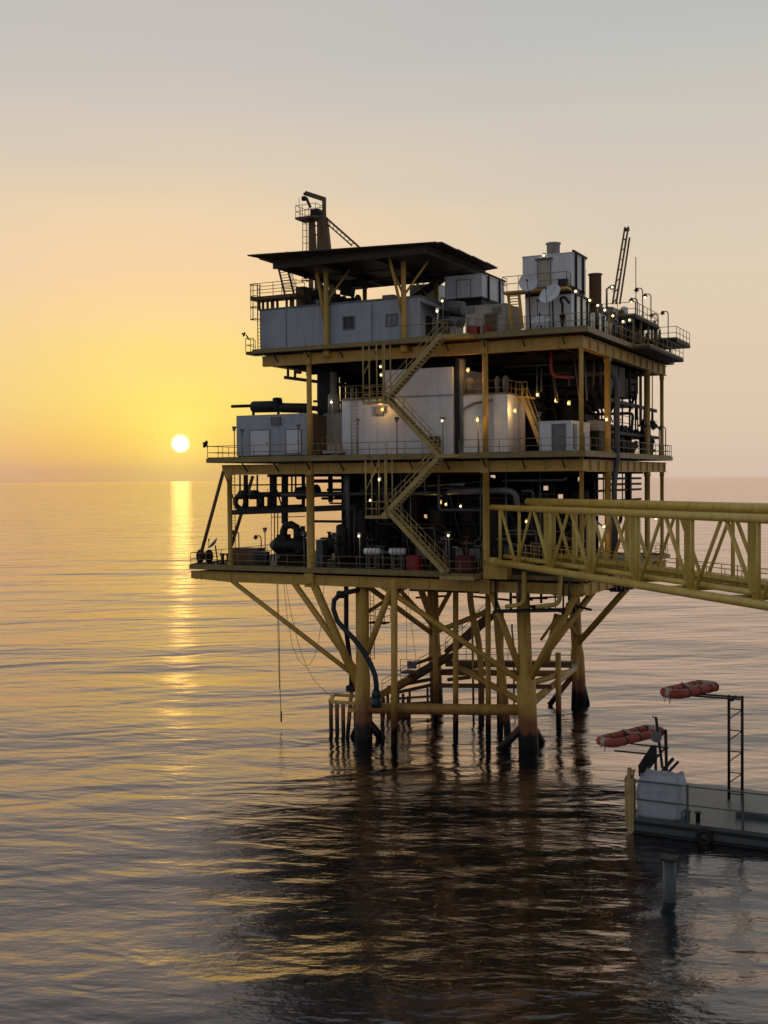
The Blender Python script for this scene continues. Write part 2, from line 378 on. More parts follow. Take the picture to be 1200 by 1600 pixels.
braces([(L4t.lerp(L4b,.5), fz(897,1112,-.5), .3), (L1t.lerp(L1b,.80), L2t.lerp(L2b,.77), .44), (L3t.lerp(L3b,.78), L4t.lerp(L4b,.76), .3), (L2t.lerp(L2b,.74), L4t.lerp(L4b,.70), .26),
        (L1t.lerp(L1b,.78), L3t.lerp(L3b,.72), .28), (L2t.lerp(L2b,.62), L4t.lerp(L4b,.72), .24), (L3t.lerp(L3b,.64), L2t.lerp(L2b,.74), .26),
        (L2t.lerp(L2b,.84), fz(772,1180,-.6), .32), (L2t.lerp(L2b,.82), fz(855,1172,-1), .3), (L1t.lerp(L1b,.85), fz(608,1166,-.8), .34),
        (L4t.lerp(L4b,.72), fz(858,1102,0), .26), (L4t.lerp(L4b,.74), fz(918,1108,-.6), .36), (L1t.lerp(L1b,.85), fz(548,1160,-.6), .3)], JAC)
# pale replacement brace
P('brace', MB().tube(L2t.lerp(L2b,.76), L4t.lerp(L4b,.68), .25, n=12), CRM, label='pale newly painted brace')
def conductor(px, y0, pxb, yb, r, Y, pts=None):
    b = fz(pxb, yb, 0); Yb = b.y; t = fy(px, y0, Yb)
    d = (b-t).normalized()
    P('conductor', MB().tube(t, b+d*2.5, r, n=12), JAC)
for a in ((616,905,616,1163,.26,0), (712,905,712,1150,.23,0), (762.5,905,763,1158,.22,0), (680,905,681,1122,.24,0), (784,955,783,1150,.17,0),
          (778,960,779,1135,.14,0), (872,1020,873,1136,.24,0), (737,905,740,1122,.1,0)): conductor(*a)
def riser(pts, r, m=JAC, n=10, Y=None, name='riser'):
    b = fz(*pts[-1], 0); q = [fy(x, y, b.y) for x, y in pts[:-1]] + [b, b-UP*2.5]
    P(name, MB().path(q, r, n, bend=1.6), m)
riser([(734,905),(735,945),(748,1000),(752,1050),(752,1128)], .27)
P('pipe_clamp', MB().lathe(fy(734,925,8.6), UP, [(0,.36),(.6,.36)], 12), JAC)
riser([(776,955),(780,1010),(786,1070),(794,1152)], .3)
riser([(800,975),(800,985),(803,1010),(803,1090)], .09)
# steel walkway and boat landing inside the jacket
wk = MB(); a, b = fz(696,1036,4.5), fz(893,1038,4.5)
wk.beam(a, b, .9, .5); P('walkway', wk, BRN); rail([a+UP*.25, b+UP*.25], sp=2, toe=False)
wk = MB(); a, b = fy(683,1071,8), fy(862,1073,8); wk.beam(a, b, .3, .35); P('walkway_beam', wk, BRN)
st = MB(); a, b = fy(597,1084,9), fy(700,1024,11)
for o in (V((0,0,0)), V((.3,.9,0))): st.beam(a+o, b+o, .12, .55)
for i in range(16): q = a.lerp(b, i/16); st.beam(q, q+V((.3,.9,0)), .3, .04)
P('landing_stair', st, BRN); rail([a+UP*.3, b+UP*.3], h=.9, sp=1, toe=False)
st = MB(); a2, b2 = fy(696,1020,11), fy(762,962,13); st.beam(a2, b2, .15, .5); st.beam(a2+V((.3,.9,0)), b2+V((.3,.9,0)), .15, .5); P('landing_stair', st, BRN); rail([a2+UP*.3, b2+UP*.3], h=.9, sp=1, toe=False)
lp = fy(643,1050,9); lb = MB().box(lp.x-1.0, lp.y-.2, lp.z-.15, lp.x+.9, lp.y+1, lp.z); P('landing_platform', lb, BRN)
rail([(lp.x-1, lp.y-.2, lp.z), (lp.x+.9, lp.y-.2, lp.z)], sp=.9, toe=False)
P('sign_board', MB().box(lp.x-.3, lp.y-.28, lp.z+.35, lp.x+.6, lp.y-.24, lp.z+1.0), GRY)
bl = MB()
for px, py in ((600,1090),(640,1078),(668,1070)): q = fy(px,py,10); bl.beam(q, q-UP*2.6, .16)
for k in range(3): bl.beam(fy(610,1092+k*9,9.5), fy(672,1088+k*9,10.5), .2, .18)
for k in range(6): q = fy(598+k*8,1108+(k%3)*4,8.5+k*.3); bl.beam(q+UP*1.6, V((q.x,q.y,-1)), .2)
for pa, pb, Y in (((606,1074),(680,1060),11),((612,1084),(684,1068),12),((640,1040),(676,1028),11),((690,1050),(745,1042),12),((700,1062),(735,1058),10)): bl.beam(fy(*pa,Y), fy(*pb,Y), .35, .3)
bl.beam(fy(604,1118,8.5), fy(640,1116,9.5), .9, .7)
P('boat_landing_frame', bl, BRN)
# fender frames with posts in front of the left leg
def fender(z, pa, pb, pc, posts, depth):
    A, B, C = fz(*pa, z), fz(*pb, z), fz(*pc, z)
    D = A+(C-B)
    mb = MB()
    for p, q in ((A,B),(B,C),(C,D),(D,A)): mb.beam(p, q, .3, .24)
    f = P('fender_frame', mb, BRI)
    for t in posts:
        q = A.lerp(B, t); MB().tube(q, V((q.x+.02,q.y,-2.5)), .17, n=10).build('post', JAC, f)
fender(2.75, (516,1096), (556,1099), (560,1088), (.02,.26,.5,.98), 1)
fender(2.2, (547,1110), (610,1112), (620,1104), (.2,.5,.8), 1)
# small access platform with cage by the left leg
ap = fy(588,972,1.5); mb = MB().box(ap.x-.6, ap.y-.5, ap.z-.1, ap.x+1.0, ap.y+.6, ap.z); P('access_platform', mb, BRN)
rail([(ap.x-.6,ap.y-.5,ap.z),(ap.x+1,ap.y-.5,ap.z),(ap.x+1,ap.y+.6,ap.z)], sp=.8, toe=False)
lad = MB(); q = V((ap.x-.4,ap.y-.3,ap.z-3)); 
for o in (0,.35): lad.tube(q+V((o,0,0)), q+V((o,0,5.5)), .03, n=5)
for i in range(18): lad.tube(q+V((0,0,.3*i)), q+V((.35,0,.3*i)), .02, n=4)
P('ladder', lad, BRN)
# crossing members seen under the deck
for x0, y0, x1, y1, Y in ((640,922,760,926,14),(650,934,700,931,16),(740,932,800,938,18)): P('under_deck_pipe', MB().tube(fy(x0,y0,Y), fy(x1,y1,Y), .1, n=8), BRN)
# hanging tray and J tubes under the bridge landing
tr = MB(); A, B = fy(774,955,-.6), fy(880,953,-.6)
tr.beam(A, B, 1.2, .18)
for p in ((774,898),(880,902)): q = fy(*p,-.6); tr.tube(q, V((q.x,q.y,A.z)), .07, n=6)
P('cable_tray', tr, DRK)
for pts in ([(819,893),(819,944),(790,948)], [(876,897),(874,944),(838,948)]): P('j_tube', MB().path([fy(x,y,-.9) for x, y in pts], .17, 10, bend=.5), BRI)
for pts in ([(776,905),(776,950)], [(811,905),(811,950)], [(890,905),(889,938)]): P('hanger_pipe', MB().path([fy(x,y,-.5) for x, y in pts], .1, 8), PIP)
mb = MB()
for i in range(16):
    x = rnd.uniform(-6.5,-1); y = rnd.uniform(1,6); z = rnd.uniform(10.8,12.2)
    if i % 2: mb.tube((x,y,z),(x+rnd.uniform(1,2.5),y,z+rnd.uniform(-.4,.4)), rnd.uniform(.05,.16), n=6)
    else: mb.tube((x,y,z-.6),(x,y,12.6), rnd.uniform(.05,.12), n=6)
P('valve_manifold', mb, DRK)
for i in range(12):
    y = 8+i*1.3; P('cable_gutter', MB().box(-.6-rnd.random()*.6, y, 12.0-rnd.random()*.5, .4, y+rnd.uniform(.3,1.0), 12.6), DRK)

# ---- stairs in front of the decks
def flight(p, q, wid=.95, m=STA):
    p = V(p); q = V(q); root = MB().beam(p, q, .07, .34).build('staircase', m, PL); o = V((0, wid, 0))
    MB().beam(p+o, q+o, .07, .34).build('stringer', m, root)
    t = MB(); n = int(abs(p.z-q.z)/.24)
    for i in range(1, n):
        c = p.lerp(q, i/n); t.box(c.x-.13, c.y+.04, c.z-.02, c.x+.13, c.y+wid-.04, c.z+.02)
    t.build('tread', GRT, root)
    h = MB()
    for oo in (V((0,0,0)), o):
        for k in (.55, 1.05): h.tube(p+oo+UP*k, q+oo+UP*k, .03, n=5)
        for i in range(6): c = (p+oo).lerp(q+oo, (i+.5)/6); h.tube(c, c+UP*1.05, .03, n=5)
    h.build('handrail', m, root)
YS = -2.2
f1a, f1b = fy(690,521,YS), fy(597,627,YS)
f2a, f2b = fy(602,622,YS), fy(684,711,YS)
f3a, f3b = fy(684,715,YS), fy(597,807,YS)
f4a, f4b = fy(607,801,YS), fy(693,894,YS)
for a, b in ((f1a,f1b),(f2a,f2b),(f3a,f3b),(f4a,f4b)): flight(a, b)
def landing(pl, pr, ztop, z):
    A = fy(*pl, YS); B = fy(*pr, YS); x0, x1 = A.x, B.x
    d = MB().box(x0, YS-.1, z-.22, x1, YS+1.15, z).build('landing', STA, PL)
    h = MB()
    for x in (x0+.05, x0+(x1-x0)*.62, x1-.1):
        for y in (YS, YS+1.05): h.tube((x,y,z), (x,y,ztop), .055, n=6)
    h.tube((x0+.05,YS,ztop-2.4),(x0+(x1-x0)*.62,YS,ztop-.2),.05,n=6)
    h.build('hanger', STA, d)
    rail([(x1,YS-.05,z),(x0,YS-.05,z),(x0,YS+1.1,z)], sp=.8, parent=d, m=STA, toe=False)
landing((567,628),(603,628), ZT-.35, f1b.z+.05)
landing((571,807),(606,807), ZM-.35, f3b.z+.05)
P('landing', MB().box(f1a.x-.1, YS-.1, ZT-.25, f1a.x+2.2, -.95, ZT), STA); rail([(f1a.x,YS-.05,ZT),(f1a.x+2.2,YS-.05,ZT),(f1a.x+2.8,-.9,ZT)], sp=.9, toe=False)
P('landing', MB().box(f2b.x-.2, YS-.1, ZM-.25, f2b.x+1.3, -1.15, ZM), STA)
P('landing', MB().box(f4b.x-.3, YS-.1, ZL-.3, f4b.x+2.5, -.42, ZL-.04), STA); rail([(f4b.x+.2,YS,ZL),(f4b.x+2.5,YS,ZL),(f4b.x+2.5,-.4,ZL)], sp=1.1, toe=False)

# ---- railings along the edges
yM, yL, yT = -1.1, -.3, -.9
rail([(-32.55,26,ZM),(-32.55,yM,ZM),(f2b.x-.2,yM,ZM)]); rail([(f2b.x+1.3,yM,ZM),(.55,yM,ZM)]); rail([(.55,yM,ZM),(.55,27.3,ZM)])
rail([(-35.05,20,ZL),(-35.05,yL,ZL),(f4b.x-.3,yL,ZL)]); rail([(f4b.x+2.6,yL,ZL),(-7.9,yL,ZL)]); rail([(.3,3,ZL),(.3,26.8,ZL)])
rail([(-14.3,-.9,ZT),(f1a.x-.1,-.9,ZT)], mids=()); rail([(f1a.x+3,yT,ZT),(.7,yT,ZT)]); rail([(.7,yT,ZT),(.7,27.3,ZT)]); rail([(-33,26.8,ZM),(.5,26.8,ZM)]); rail([(-34,26.5,ZL),(.2,26.5,ZL)])

# ---- helideck
hz = 39.0; hx0, hx1, hy0, hy1 = -25.3, -11.6, -1.9, 10.6
hd = MB().box(hx0,hy0,hz-.3,hx1,hy1,hz).build('helideck', HEL, PL)
g = MB()
for x in (hx0+.15, -21.4, -16.5, hx1-.15): g.ibeam((x,hy0+.35,hz-.5),(x,hy1-.35,hz-.5),.25,.38)
g.box(hx0,hy0+.003,hz-.75,hx1,hy0+.2,hz-.303); g.box(hx0,hy1-.2,hz-.7,hx1,hy1-.003,hz-.303)
for y in (2.8, 6.5): g.beam((hx0+.2,y,hz-.78),(hx1-.2,y,hz-.78),.2,.16)
g.build('girder', HEL, hd)
def net(a, b, c, d):
    mb = MB(); a, b, c, d = map(V, (a,b,c,d)); n = max(2, int((b-a).length/.9))
    for p, q in ((a,b),(b,c),(c,d),(d,a)): mb.beam(p, q, .09, .09)
    for i in range(1, n*3): mb.beam(a.lerp(b,i/(n*3)), d.lerp(c,i/(n*3)), .05, .03)
    for k in range(1, 5): mb.beam(a.lerp(d,k/5), b.lerp(c,k/5), .03, .05)
    nrm = (b-a).cross(d-a).normalized()*.02
    mb.hexa([a-nrm*2,b-nrm*2,c-nrm*2,d-nrm*2,a-nrm,b-nrm,c-nrm,d-nrm])
    mb.build('net_frame', HEL, hd)
W = 1.3
for i in range(3):
    xa, xb = hx0+(hx1-hx0)*i/3+.06, hx0+(hx1-hx0)*(i+1)/3-.06
    oy = lambda x: (hy0-1.75+1.3*(x+26.6)/16.2, hz+.18-.30*(x+26.6)/16.2)
    xo, xp = (xa-1.35 if i == 0 else xa), (xb+1.15 if i == 2 else xb)
    net((xa,hy0-.02,hz-.08),(xb,hy0-.02,hz-.08),(xp,*oy(xp)),(xo,*oy(xo)))
    net((xb,hy1+.02,hz-.08),(xa,hy1+.02,hz-.08),(xa,hy1+W,hz+.2),(xb,hy1+W,hz+.2))
for i in range(4):
    ya, yb = hy0+(hy1-hy0)*i/4+.05, hy0+(hy1-hy0)*(i+1)/4-.05
    net((hx1+.02,ya,hz-.08),(hx1+.02,yb,hz-.08),(hx1+W,yb-(.6 if i == 3 else 0),hz-.12),(hx1+W,ya,hz-.06)); net((hx0-.02,yb,hz-.08),(hx0-.02,ya,hz-.08),(hx0-W,ya,hz+.2),(hx0-W,yb,hz+.2))
p1, p2 = fy(510,500,-.35), fy(631,500,-.35)
for q in (p1, p2):
    c = MB().lathe((q.x,-.35,ZT-.9), UP, [(0,.33),(.5,.33),(.51,.22),(4.2,.22),(5.0,.2),(hz-.9-ZT+.9,.2)], 12).build('post', YEL, hd)
    for sx in (-1, 1): MB().tube((q.x,-.35,35.4),(q.x+sx*1.6,-.2+.9,hz-.9),.09,n=8).build('strut', YEL, hd)
MB().tube((p2.x-.1,-.4,34.0), fy(607,396,-1.0), .13, n=8).build('strut', YEL, hd)
MB().tube((p1.x-.1,-.4,33.6), fy(493,410,-.3), .13, n=8).build('strut', YEL, hd)
for q in (fy(570,470,9.2), fy(682,470,9.2)):
    MB().tube((q.x,9.2,ZT),(q.x,9.2,hz-1),.2,n=10).build('post', YEL, hd)
    MB().tube((q.x,9.2,36),(q.x-1.8,8.6,hz-.8),.1,n=8).build('strut', YEL, hd)
a, b = fy(693,430,8.5), fy(641,467,8.5)
mb = MB(); 
for o in (0,1.0): mb.beam(a+V((0,o,0)), b+V((0,o,0)), .1, .35)
for i in range(18): c = a.lerp(b,i/18); mb.box(c.x-.12,c.y,c.z-.02,c.x+.12,c.y+1,c.z+.02)
for k in (.5,1.0): mb.tube(a+UP*k, b+UP*k, .03, n=5)
mb.build('access_stair', HEL, hd)
# ladder stair from the cabin roof landing up to the helideck
a, b = fy(434,414,1.0), fy(446,464,-.1); a2, b2 = fy(447,411,1.6), fy(460.5,464,.6)
mb = MB().beam(a,b,.08,.24).beam(a2,b2,.08,.24)
for i in range(1,12): mb.beam(a.lerp(b,i/12), a2.lerp(b2,i/12), .2, .04)
for k in (.5,1.0):
    mb.tube(a2+V((0,.1,k)), b2+V((0,.1,k)), .03, n=5)
mb.build('access_stair', HEL, hd)

# ---- added dark wall panels, put in to darken the deck interiors
def blocker_wall(p, q, z0, z1, hole, cw=.8, ch=.62):
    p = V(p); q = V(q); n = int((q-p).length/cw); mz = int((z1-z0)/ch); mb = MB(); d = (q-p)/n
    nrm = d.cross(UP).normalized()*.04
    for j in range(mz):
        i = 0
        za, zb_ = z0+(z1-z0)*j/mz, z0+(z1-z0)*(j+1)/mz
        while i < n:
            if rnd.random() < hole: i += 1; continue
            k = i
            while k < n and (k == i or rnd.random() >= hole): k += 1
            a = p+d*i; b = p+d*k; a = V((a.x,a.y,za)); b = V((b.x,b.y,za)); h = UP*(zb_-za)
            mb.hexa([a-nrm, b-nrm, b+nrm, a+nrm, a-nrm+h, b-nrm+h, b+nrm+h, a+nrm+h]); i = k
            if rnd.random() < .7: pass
    return P('added_dark_wall', mb, BLK)
blocker_wall((-24.5,25.4,0), (-6,25.4,0), ZL, ZM-1.4, .13, .5, .4); blocker_wall((-24.5,8,0), (-24.5,25.2,0), ZL, ZM-1.4, .03)
blocker_wall((-24.5,25.4,0), (-6.3,25.4,0), ZM, ZT-1.4, .10, .5, .4); blocker_wall((-24.5,9,0), (-24.5,25.2,0), ZM, ZT-1.4, .02)

# ---- pipework fixed to the platform
NP = [0]
def pipe(pts, r, m=PIP, bend=None, n=8):
    NP[0] += 1; return P('pipe', MB().path(pts, r, n, bend=bend if bend is not None else r*3), m)
# big grey drain pipe on the right face
pipe([(-2.2,7.6,29.3),(.62,7.6,29.3),(.62,7.6,22.1),(.5,7.2,20.8),(.5,7.0,14)], .23, PIP, 1.0, 12)
pipe([fy(700,769,1.4),fy(793,766,1.4),fy(806,771,1.4),fy(808,790,1.4)], .24, GRY, .8, 12)
pipe([fy(440,773,2.2),fy(700,770,2.2)], .16, PIP); pipe([fy(560,767,3),fy(760,752,3)], .07, PIP)
pipe([fy(686,741,.6),fy(686,797,.6),fy(755,797,.6)], .12, PIP); pipe([fy(664,741,.6),fy(664,775,.6)], .09)
pipe([fy(703,757,1),fy(725,757,1)], .13, GRY); pipe([fy(785,751,1),fy(880,750,1),fy(886,746,1)], .1, PIP)
pipe([fy(815,767,1),fy(833,767,1),fy(833,790,1)], .09, PIP); pipe([fy(751,741,.5),fy(751,842,.5),fy(742,845,.5),fy(742,890,.5)], .06, PIP)
pipe([fy(543,742,.6),fy(543,778,.6),fy(544,826,.6)], .2, PIP); pipe([fy(538,741,.5),fy(538,800,.5)], .06, PIP)
pipe([fy(861,550,1),fy(861,580,1),fy(868,588,1),fy(896,590,1)], .11, RED); pipe([fy(839,570,2),fy(839,615,2)], .05); pipe([fy(846,575,2),fy(846,612,2)], .05)
for i in range(9):                       # hangers and vertical lines inside the right face, under the top deck
    y = 3.0+i*2.0; pipe([(-.9-rnd.random(),y,ZT-1.3),(-.9-rnd.random()*.3,y,rnd.uniform(26.5,29))], rnd.uniform(.05,.13), PIP)
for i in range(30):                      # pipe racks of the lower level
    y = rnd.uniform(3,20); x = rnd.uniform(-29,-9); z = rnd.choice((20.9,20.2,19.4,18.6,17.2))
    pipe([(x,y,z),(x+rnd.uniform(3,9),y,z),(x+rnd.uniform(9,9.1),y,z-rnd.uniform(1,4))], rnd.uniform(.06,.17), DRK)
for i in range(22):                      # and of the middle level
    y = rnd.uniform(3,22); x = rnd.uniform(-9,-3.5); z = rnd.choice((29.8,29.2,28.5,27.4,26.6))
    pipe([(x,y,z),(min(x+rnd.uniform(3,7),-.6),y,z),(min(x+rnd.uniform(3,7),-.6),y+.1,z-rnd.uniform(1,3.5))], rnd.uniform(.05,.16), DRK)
mb = MB()                                # light steel of the left end, lower level
for px in (375,384,402,449,456,462): mb.beam(fy(px,742,5), fy(px,772 if px != 402 else 800,5), .12 if px != 384 else .3)
mb.beam(fy(362,758,5), fy(490,757,5), .16, .12); mb.beam(fy(425,742,7), fy(440,790,7), .1)
for px, w_ in ((427,.5),(445,.45),(474,.25)): mb.beam(fy(px,742,8), fy(px,818 if px == 445 else 795,8), w_)
mb.beam(fy(362,801,3.4), fy(560,793,3.4), .7, .42); mb.beam(fy(362,799.5,4.6), fy(560,790,4.6), .12, .3)
P('pipe_rack', mb, DRK)
mb = MB()
for px, r_ in ((424,.03),(429,.05),(434,.05),(480,.06)): mb.tube(fy(px,800,6), fy(px,885,6), r_, n=6)
mb.path([fy(424,808,6),fy(477,807,6)], .04, 6)
P('hanging_line', mb, DRK)
mb = MB()                                # hanging walkway under the top deck, left
mb.beam(fy(447,590,9), fy(545,603,9), .8, .3)
for px in (450,461,500,512): mb.beam(fy(px,568,9), fy(px,592,9), .18)
mb.beam(fy(467,578,8), fy(467,584,8), .5, .3); mb.tube(fy(497,600,8), fy(497,628,8), .1, n=6); mb.tube(fy(490,627,8), fy(535,629,8), .12, n=6)
P('hanging_walkway', mb, DRK)
mb = MB().box(-5.5,10.5,27.2,-.9,20,27.5)   # mezzanine on the right side
mb.box(-5.2,9.4,27.8,-.7,15.2,30.3); mb.box(-4.9,15.6,28.0,-.9,20.2,29.6); mb.box(-5,20.6,28.6,-1.4,22.5,30.2)
mb.box(-5,8.8,24.55,-.3,26,24.8)
for y in (10.7,13,15.4,17.8,19.9,22): mb.beam((-1.0,y,24.8),(-1.0,y,30.5),.12); mb.beam((-3.6,y+.4,24.8),(-3.6,y+.4,30.5),.12)
for z in (25.6,26.2): mb.beam((-.5,9,z),(-.5,26,z),.05)
mb.box(-4.8,9.5,22.9,-2.2,17.5,24.5); mb.box(-4.2,9.2,24.85,-2.5,12.5,26.2)
for k in range(14): y = 9.5+k*1.2; mb.beam((-.7-.3*(k%3),y,rnd.uniform(24.8,28)),(-.7-.3*(k%3),y,30.4),.06+.05*(k%2))
mb.beam((-.6,9,27.35),(-.6,26.2,27.2),.14,.3)
P('mezzanine', mb, DRK)
mb = MB()                                # open steel on the right, lower level
for z, y0 in ((20.9,9.2),(19.9,9),(19.0,10),(18.6,9),(20.4,12)): mb.beam((-1.5,y0,z),(-1.2,22.5,z),.18,.2)
for y in (10.5,11.5,13.2,14.5,16.5,18.5,19.3): mb.beam((-1.3,y,18.4),(-1.3,y,21.5),.09 if y != 18.5 else .5)
mb.path([(-1.4,16.3,18.5),(-1.4,16.3,17.2),(-1.4,14.8,16.8),(-1.4,14.8,15)], .16, 8, .3)
P('pipe_rack', mb, DRK)

# ================================================================== THINGS ON THE DECKS
def frame_box(mb, x0, z0, x1, z1, y, t=.07, d=.05):
    mb.box(x0-t,y-d,z0-t,x1+t,y,z0); mb.box(x0-t,y-d,z1,x1+t,y,z1+t); mb.box(x0-t,y-d,z0,x0,y,z1); mb.box(x1,y-d,z0,x1+t,y,z1)
def door(root, x0, z0, x1, z1, y, m=CRM):
    d = MB().box(x0,y-.05,z0,x1,y-.003,z1).build('door', m, root)
    f = MB(); frame_box(f,x0,z0,x1,z1,y-.003,.06,.07); f.build('frame', GRY, d)
    MB().tube((x1-.12,y-.12,z0+1.0),(x1-.3,y-.12,z0+1.0),.03,n=5).build('handle', BLK, d)
    return d
def window(root, x0, z0, x1, z1, y, pm=None):
    f = MB(); frame_box(f,x0,z0,x1,z1,y-.003,.09,.08); f.box((x0+x1)/2-.03,y-.06,z0,(x0+x1)/2+.03,y-.012,z1)
    f = f.build('window', GRY, root); MB().box(x0,y-.010,z0,x1,y-.003,z1).build('pane', pm or GLS, f)
def xz(px, py, y): p = fy(px,py,y); return p.x, p.z

# living quarters
LQ = thing('living_quarters', 'long low blue white accommodation cabin with two square windows beneath the helideck', 'cabin', (-20.4,4.5,ZT))
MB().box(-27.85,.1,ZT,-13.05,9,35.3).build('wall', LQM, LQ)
r = MB().box(-27.95,.02,35.3,-12.95,9.1,35.42)
r.box(-22.4,-.02,35.43,-21.2,.5,35.75); r.box(-16.4,.2,35.43,-15.4,.9,35.7); r.build('roof', GRY, LQ)
for xx in (-25.3,-21.2,-17.3): MB().box(xx-.025,.06,ZT+.1,xx+.025,.098,35.25).build('panel_joint', GRY, LQ)
MB().box(-27.9,.02,ZT,-13.0,.098,ZT+.14).build('skirting', GRY, LQ)
for a, b in (((537.5,514),(553,495)), ((604.5,508.5),(619.5,491.5))):
    x0, z0 = xz(*a,.1); x1, z1 = xz(*b,.1); window(LQ, x0, z0, x1, z1, .1, PALE_REFL if a[0] > 600 else None)
sd = MB().box(-13.05,1.2,ZT,-12.98,2.3,ZT+2.1).build('door', BLK, LQ); MB().tube((-12.93,2.0,ZT+1),(-12.93,2.2,ZT+1),.03,n=5).build('handle', GRY, sd)
MB().hexa([(-13.04,.1,34.9),(-11.6,.1,34.4),(-11.6,8.5,34.4),(-13.04,8.5,34.9),(-13.04,.1,35.05),(-11.6,.1,34.55),(-11.6,8.5,34.55),(-13.04,8.5,35.05)]).build('canopy', GRY, LQ)
MB().box(-13.0,3.2,ZT+.02,-12.4,4.6,ZT+1.7).build('wall_cabinet', DRK, LQ)
# roof landing with caged ladder at the left end
RL = thing('roof_landing', 'railed steel landing with a caged ladder over the left end of the accommodation cabin', 'landing', (-27,.8,35.42))
x0, z0 = xz(397,468,.3); x1, _ = xz(468,466,.3)
MB().box(x0,-.3,36.15,x1,1.2,36.42).build('platform', BRN, RL)
for t in (.1,.3,.42,.72,.86,.97):
    x = x0+(x1-x0)*t
    for y in (.3,1): MB().beam((x,y,35.42),(x,y,36.15),.16).build('leg', BRN, RL)
rail([(x0,-.25,36.42),(x1,-.25,36.42),(x1,1.15,36.42),(x0,1.15,36.42)], parent=RL, sp=1.9, toe=False, m=BRN)
l = MB(); xl = fy(404.5,480,-.5).x
for yo in (-.72,-.3): l.tube((xl,yo,ZT),(xl,yo,37.4),.04,n=5)
for i in range(18): l.tube((xl,-.72,ZT+.3*i),(xl,-.3,ZT+.3*i),.02,n=4)
l.build('ladder', BRN, RL)
c = MB(); cp = lambda t: (xl-.8*math.sin(math.pi*t/8), -.51+.36*math.cos(math.pi*t/8))
for z in (34.5,35.5,36.4,37.4): c.path([(*cp(t), z) for t in range(9)], .04, 5)
for t in range(1,8,2): c.tube((*cp(t),34.5),(*cp(t),37.4),.025,n=4)
c.build('safety_cage', BRN, RL)
x0, z0 = xz(389,545,-.4); mb = MB().box(x0,-.9,ZT-.35,-27.96,.6,ZT-.1); P('balcony', mb, BRN); rail([(-27.9,-.9,ZT-.1),(x0,-.9,ZT-.1),(x0,.6,ZT-.1)], sp=.7, toe=False)
# roof machinery
def boxes(name, lst, m, label, cat, group=None, loc=None):
    o = thing(name, label, cat, loc or ((lst[0][0]+lst[0][3])/2,(lst[0][1]+lst[0][4])/2,lst[0][2]), group); return o
RM = thing('winch', 'dark winch drum on the cabin roof between the helideck posts', 'winch', (*fy(549,472,5).xy, 35.42))
q = fy(549,465,5); MB().lathe((q.x-.75,5,36.2), (1,0,0), [(0,.6),(.1,.6),(.11,.38),(1.35,.38),(1.36,.6),(1.46,.6)], 16).build('drum', DRK, RM)
MB().box(q.x-.95,4.5,35.43,q.x+.95,5.5,35.55).box(q.x-.95,4.9,35.55,q.x-.8,5.2,36.3).box(q.x+.8,4.9,35.55,q.x+.95,5.2,36.3).build('base', DRK, RM)
MB().hexa([(q.x-.7,4.2,36.8),(q.x+.3,4.2,36.6),(q.x+.3,5,36.6),(q.x-.7,5,36.8),(q.x-.6,4.2,37.5),(q.x+.4,4.2,37.3),(q.x+.4,5,37.3),(q.x-.6,5,37.5)]).build('motor', BLK, RM)
q = fy(549,446,6); HB = thing('hoist_box', 'dark hoist box hanging beneath the helideck above the winch', 'hoist', (q.x,6,q.z-.4))
MB().box(q.x-1.3,5.2,q.z-.3,q.x+1.3,6.6,q.z+.35).build('housing', BLK, HB); MB().tube((q.x+.9,6,q.z+.35),(q.x+.9,6,hz-1.1),.06,n=6).tube((q.x-.9,6,q.z+.35),(q.x-.9,6,hz-1.1),.06,n=6).build('hanger', BLK, HB)
q = fy(484,462,4); GB = thing('generator_set', 'dark generator set beside the first helideck post on the cabin roof', 'generator', (q.x,4,35.42))
MB().box(q.x-.9,3.2,35.43,q.x-.1,4.8,37.6).build('cabinet', BRN, GB); MB().box(q.x+.1,3.4,35.43,q.x+1.9,4.6,36.5).vessel((q.x+.2,4,36.9),(q.x+1.9,4,36.9),.5).build('engine', DRK, GB)
MB().tube((q.x+1.2,4.2,37),(q.x+1.2,4.2,37.7),.15,n=8).build('exhaust', BLK, GB)
q = fy(525,467,4); AC = thing('air_conditioner', 'dark rounded air conditioner unit behind the first helideck post', 'air conditioner', (q.x,4,35.42))
MB().box(q.x-.6,3.3,35.43,q.x+.5,4.6,36.6).lathe((q.x-.05,3.9,36.6),UP,[(0,.5),(.15,.48),(.2,.2)],14).build('casing', DRK, AC); MB().box(q.x-.5,3.27,35.7,q.x+.4,3.299,36.4).build('grille', BLK, AC)

# pedestal crane behind the helideck
q = fy(494,345,10.8); cx, cy = q.x, 10.8
CRN = thing('pedestal_crane', 'tall slim crane mast with railed top and slanting boom rising behind the helideck', 'crane', (cx,cy,ZT))
m_ = MB(); T = lambda px,py: fy(px,py,cy)
m_.beam(T(486,475), T(486,342), .32); m_.beam(T(497,480), T(489,345), .3); m_.beam(T(500,478), T(500,340), .42); m_.beam(T(522,476), T(507,340), .45, .5); m_.beam(T(509,470), T(506.5,310), .26)
for py in (352,366,450,462): m_.beam(T(486,py), T(512,py+3), .1)
m_.tube((cx,cy,ZT),(cx,cy,35.6),1.0,n=18); m_.build('mast', BRN, CRN)
pf = MB(); c0 = T(484,341); pf.box(c0.x-1.05,cy-.9,c0.z-.18,c0.x+1.15,cy+.9,c0.z+.02); pf.build('platform', BRN, CRN)
rail([(c0.x-1.0,cy-.85,c0.z),(c0.x+1.1,cy-.85,c0.z),(c0.x+1.1,cy+.85,c0.z),(c0.x-1.0,cy+.85,c0.z),(c0.x-1.0,cy-.85,c0.z)], parent=CRN, sp=.7, toe=False, m=BRN)
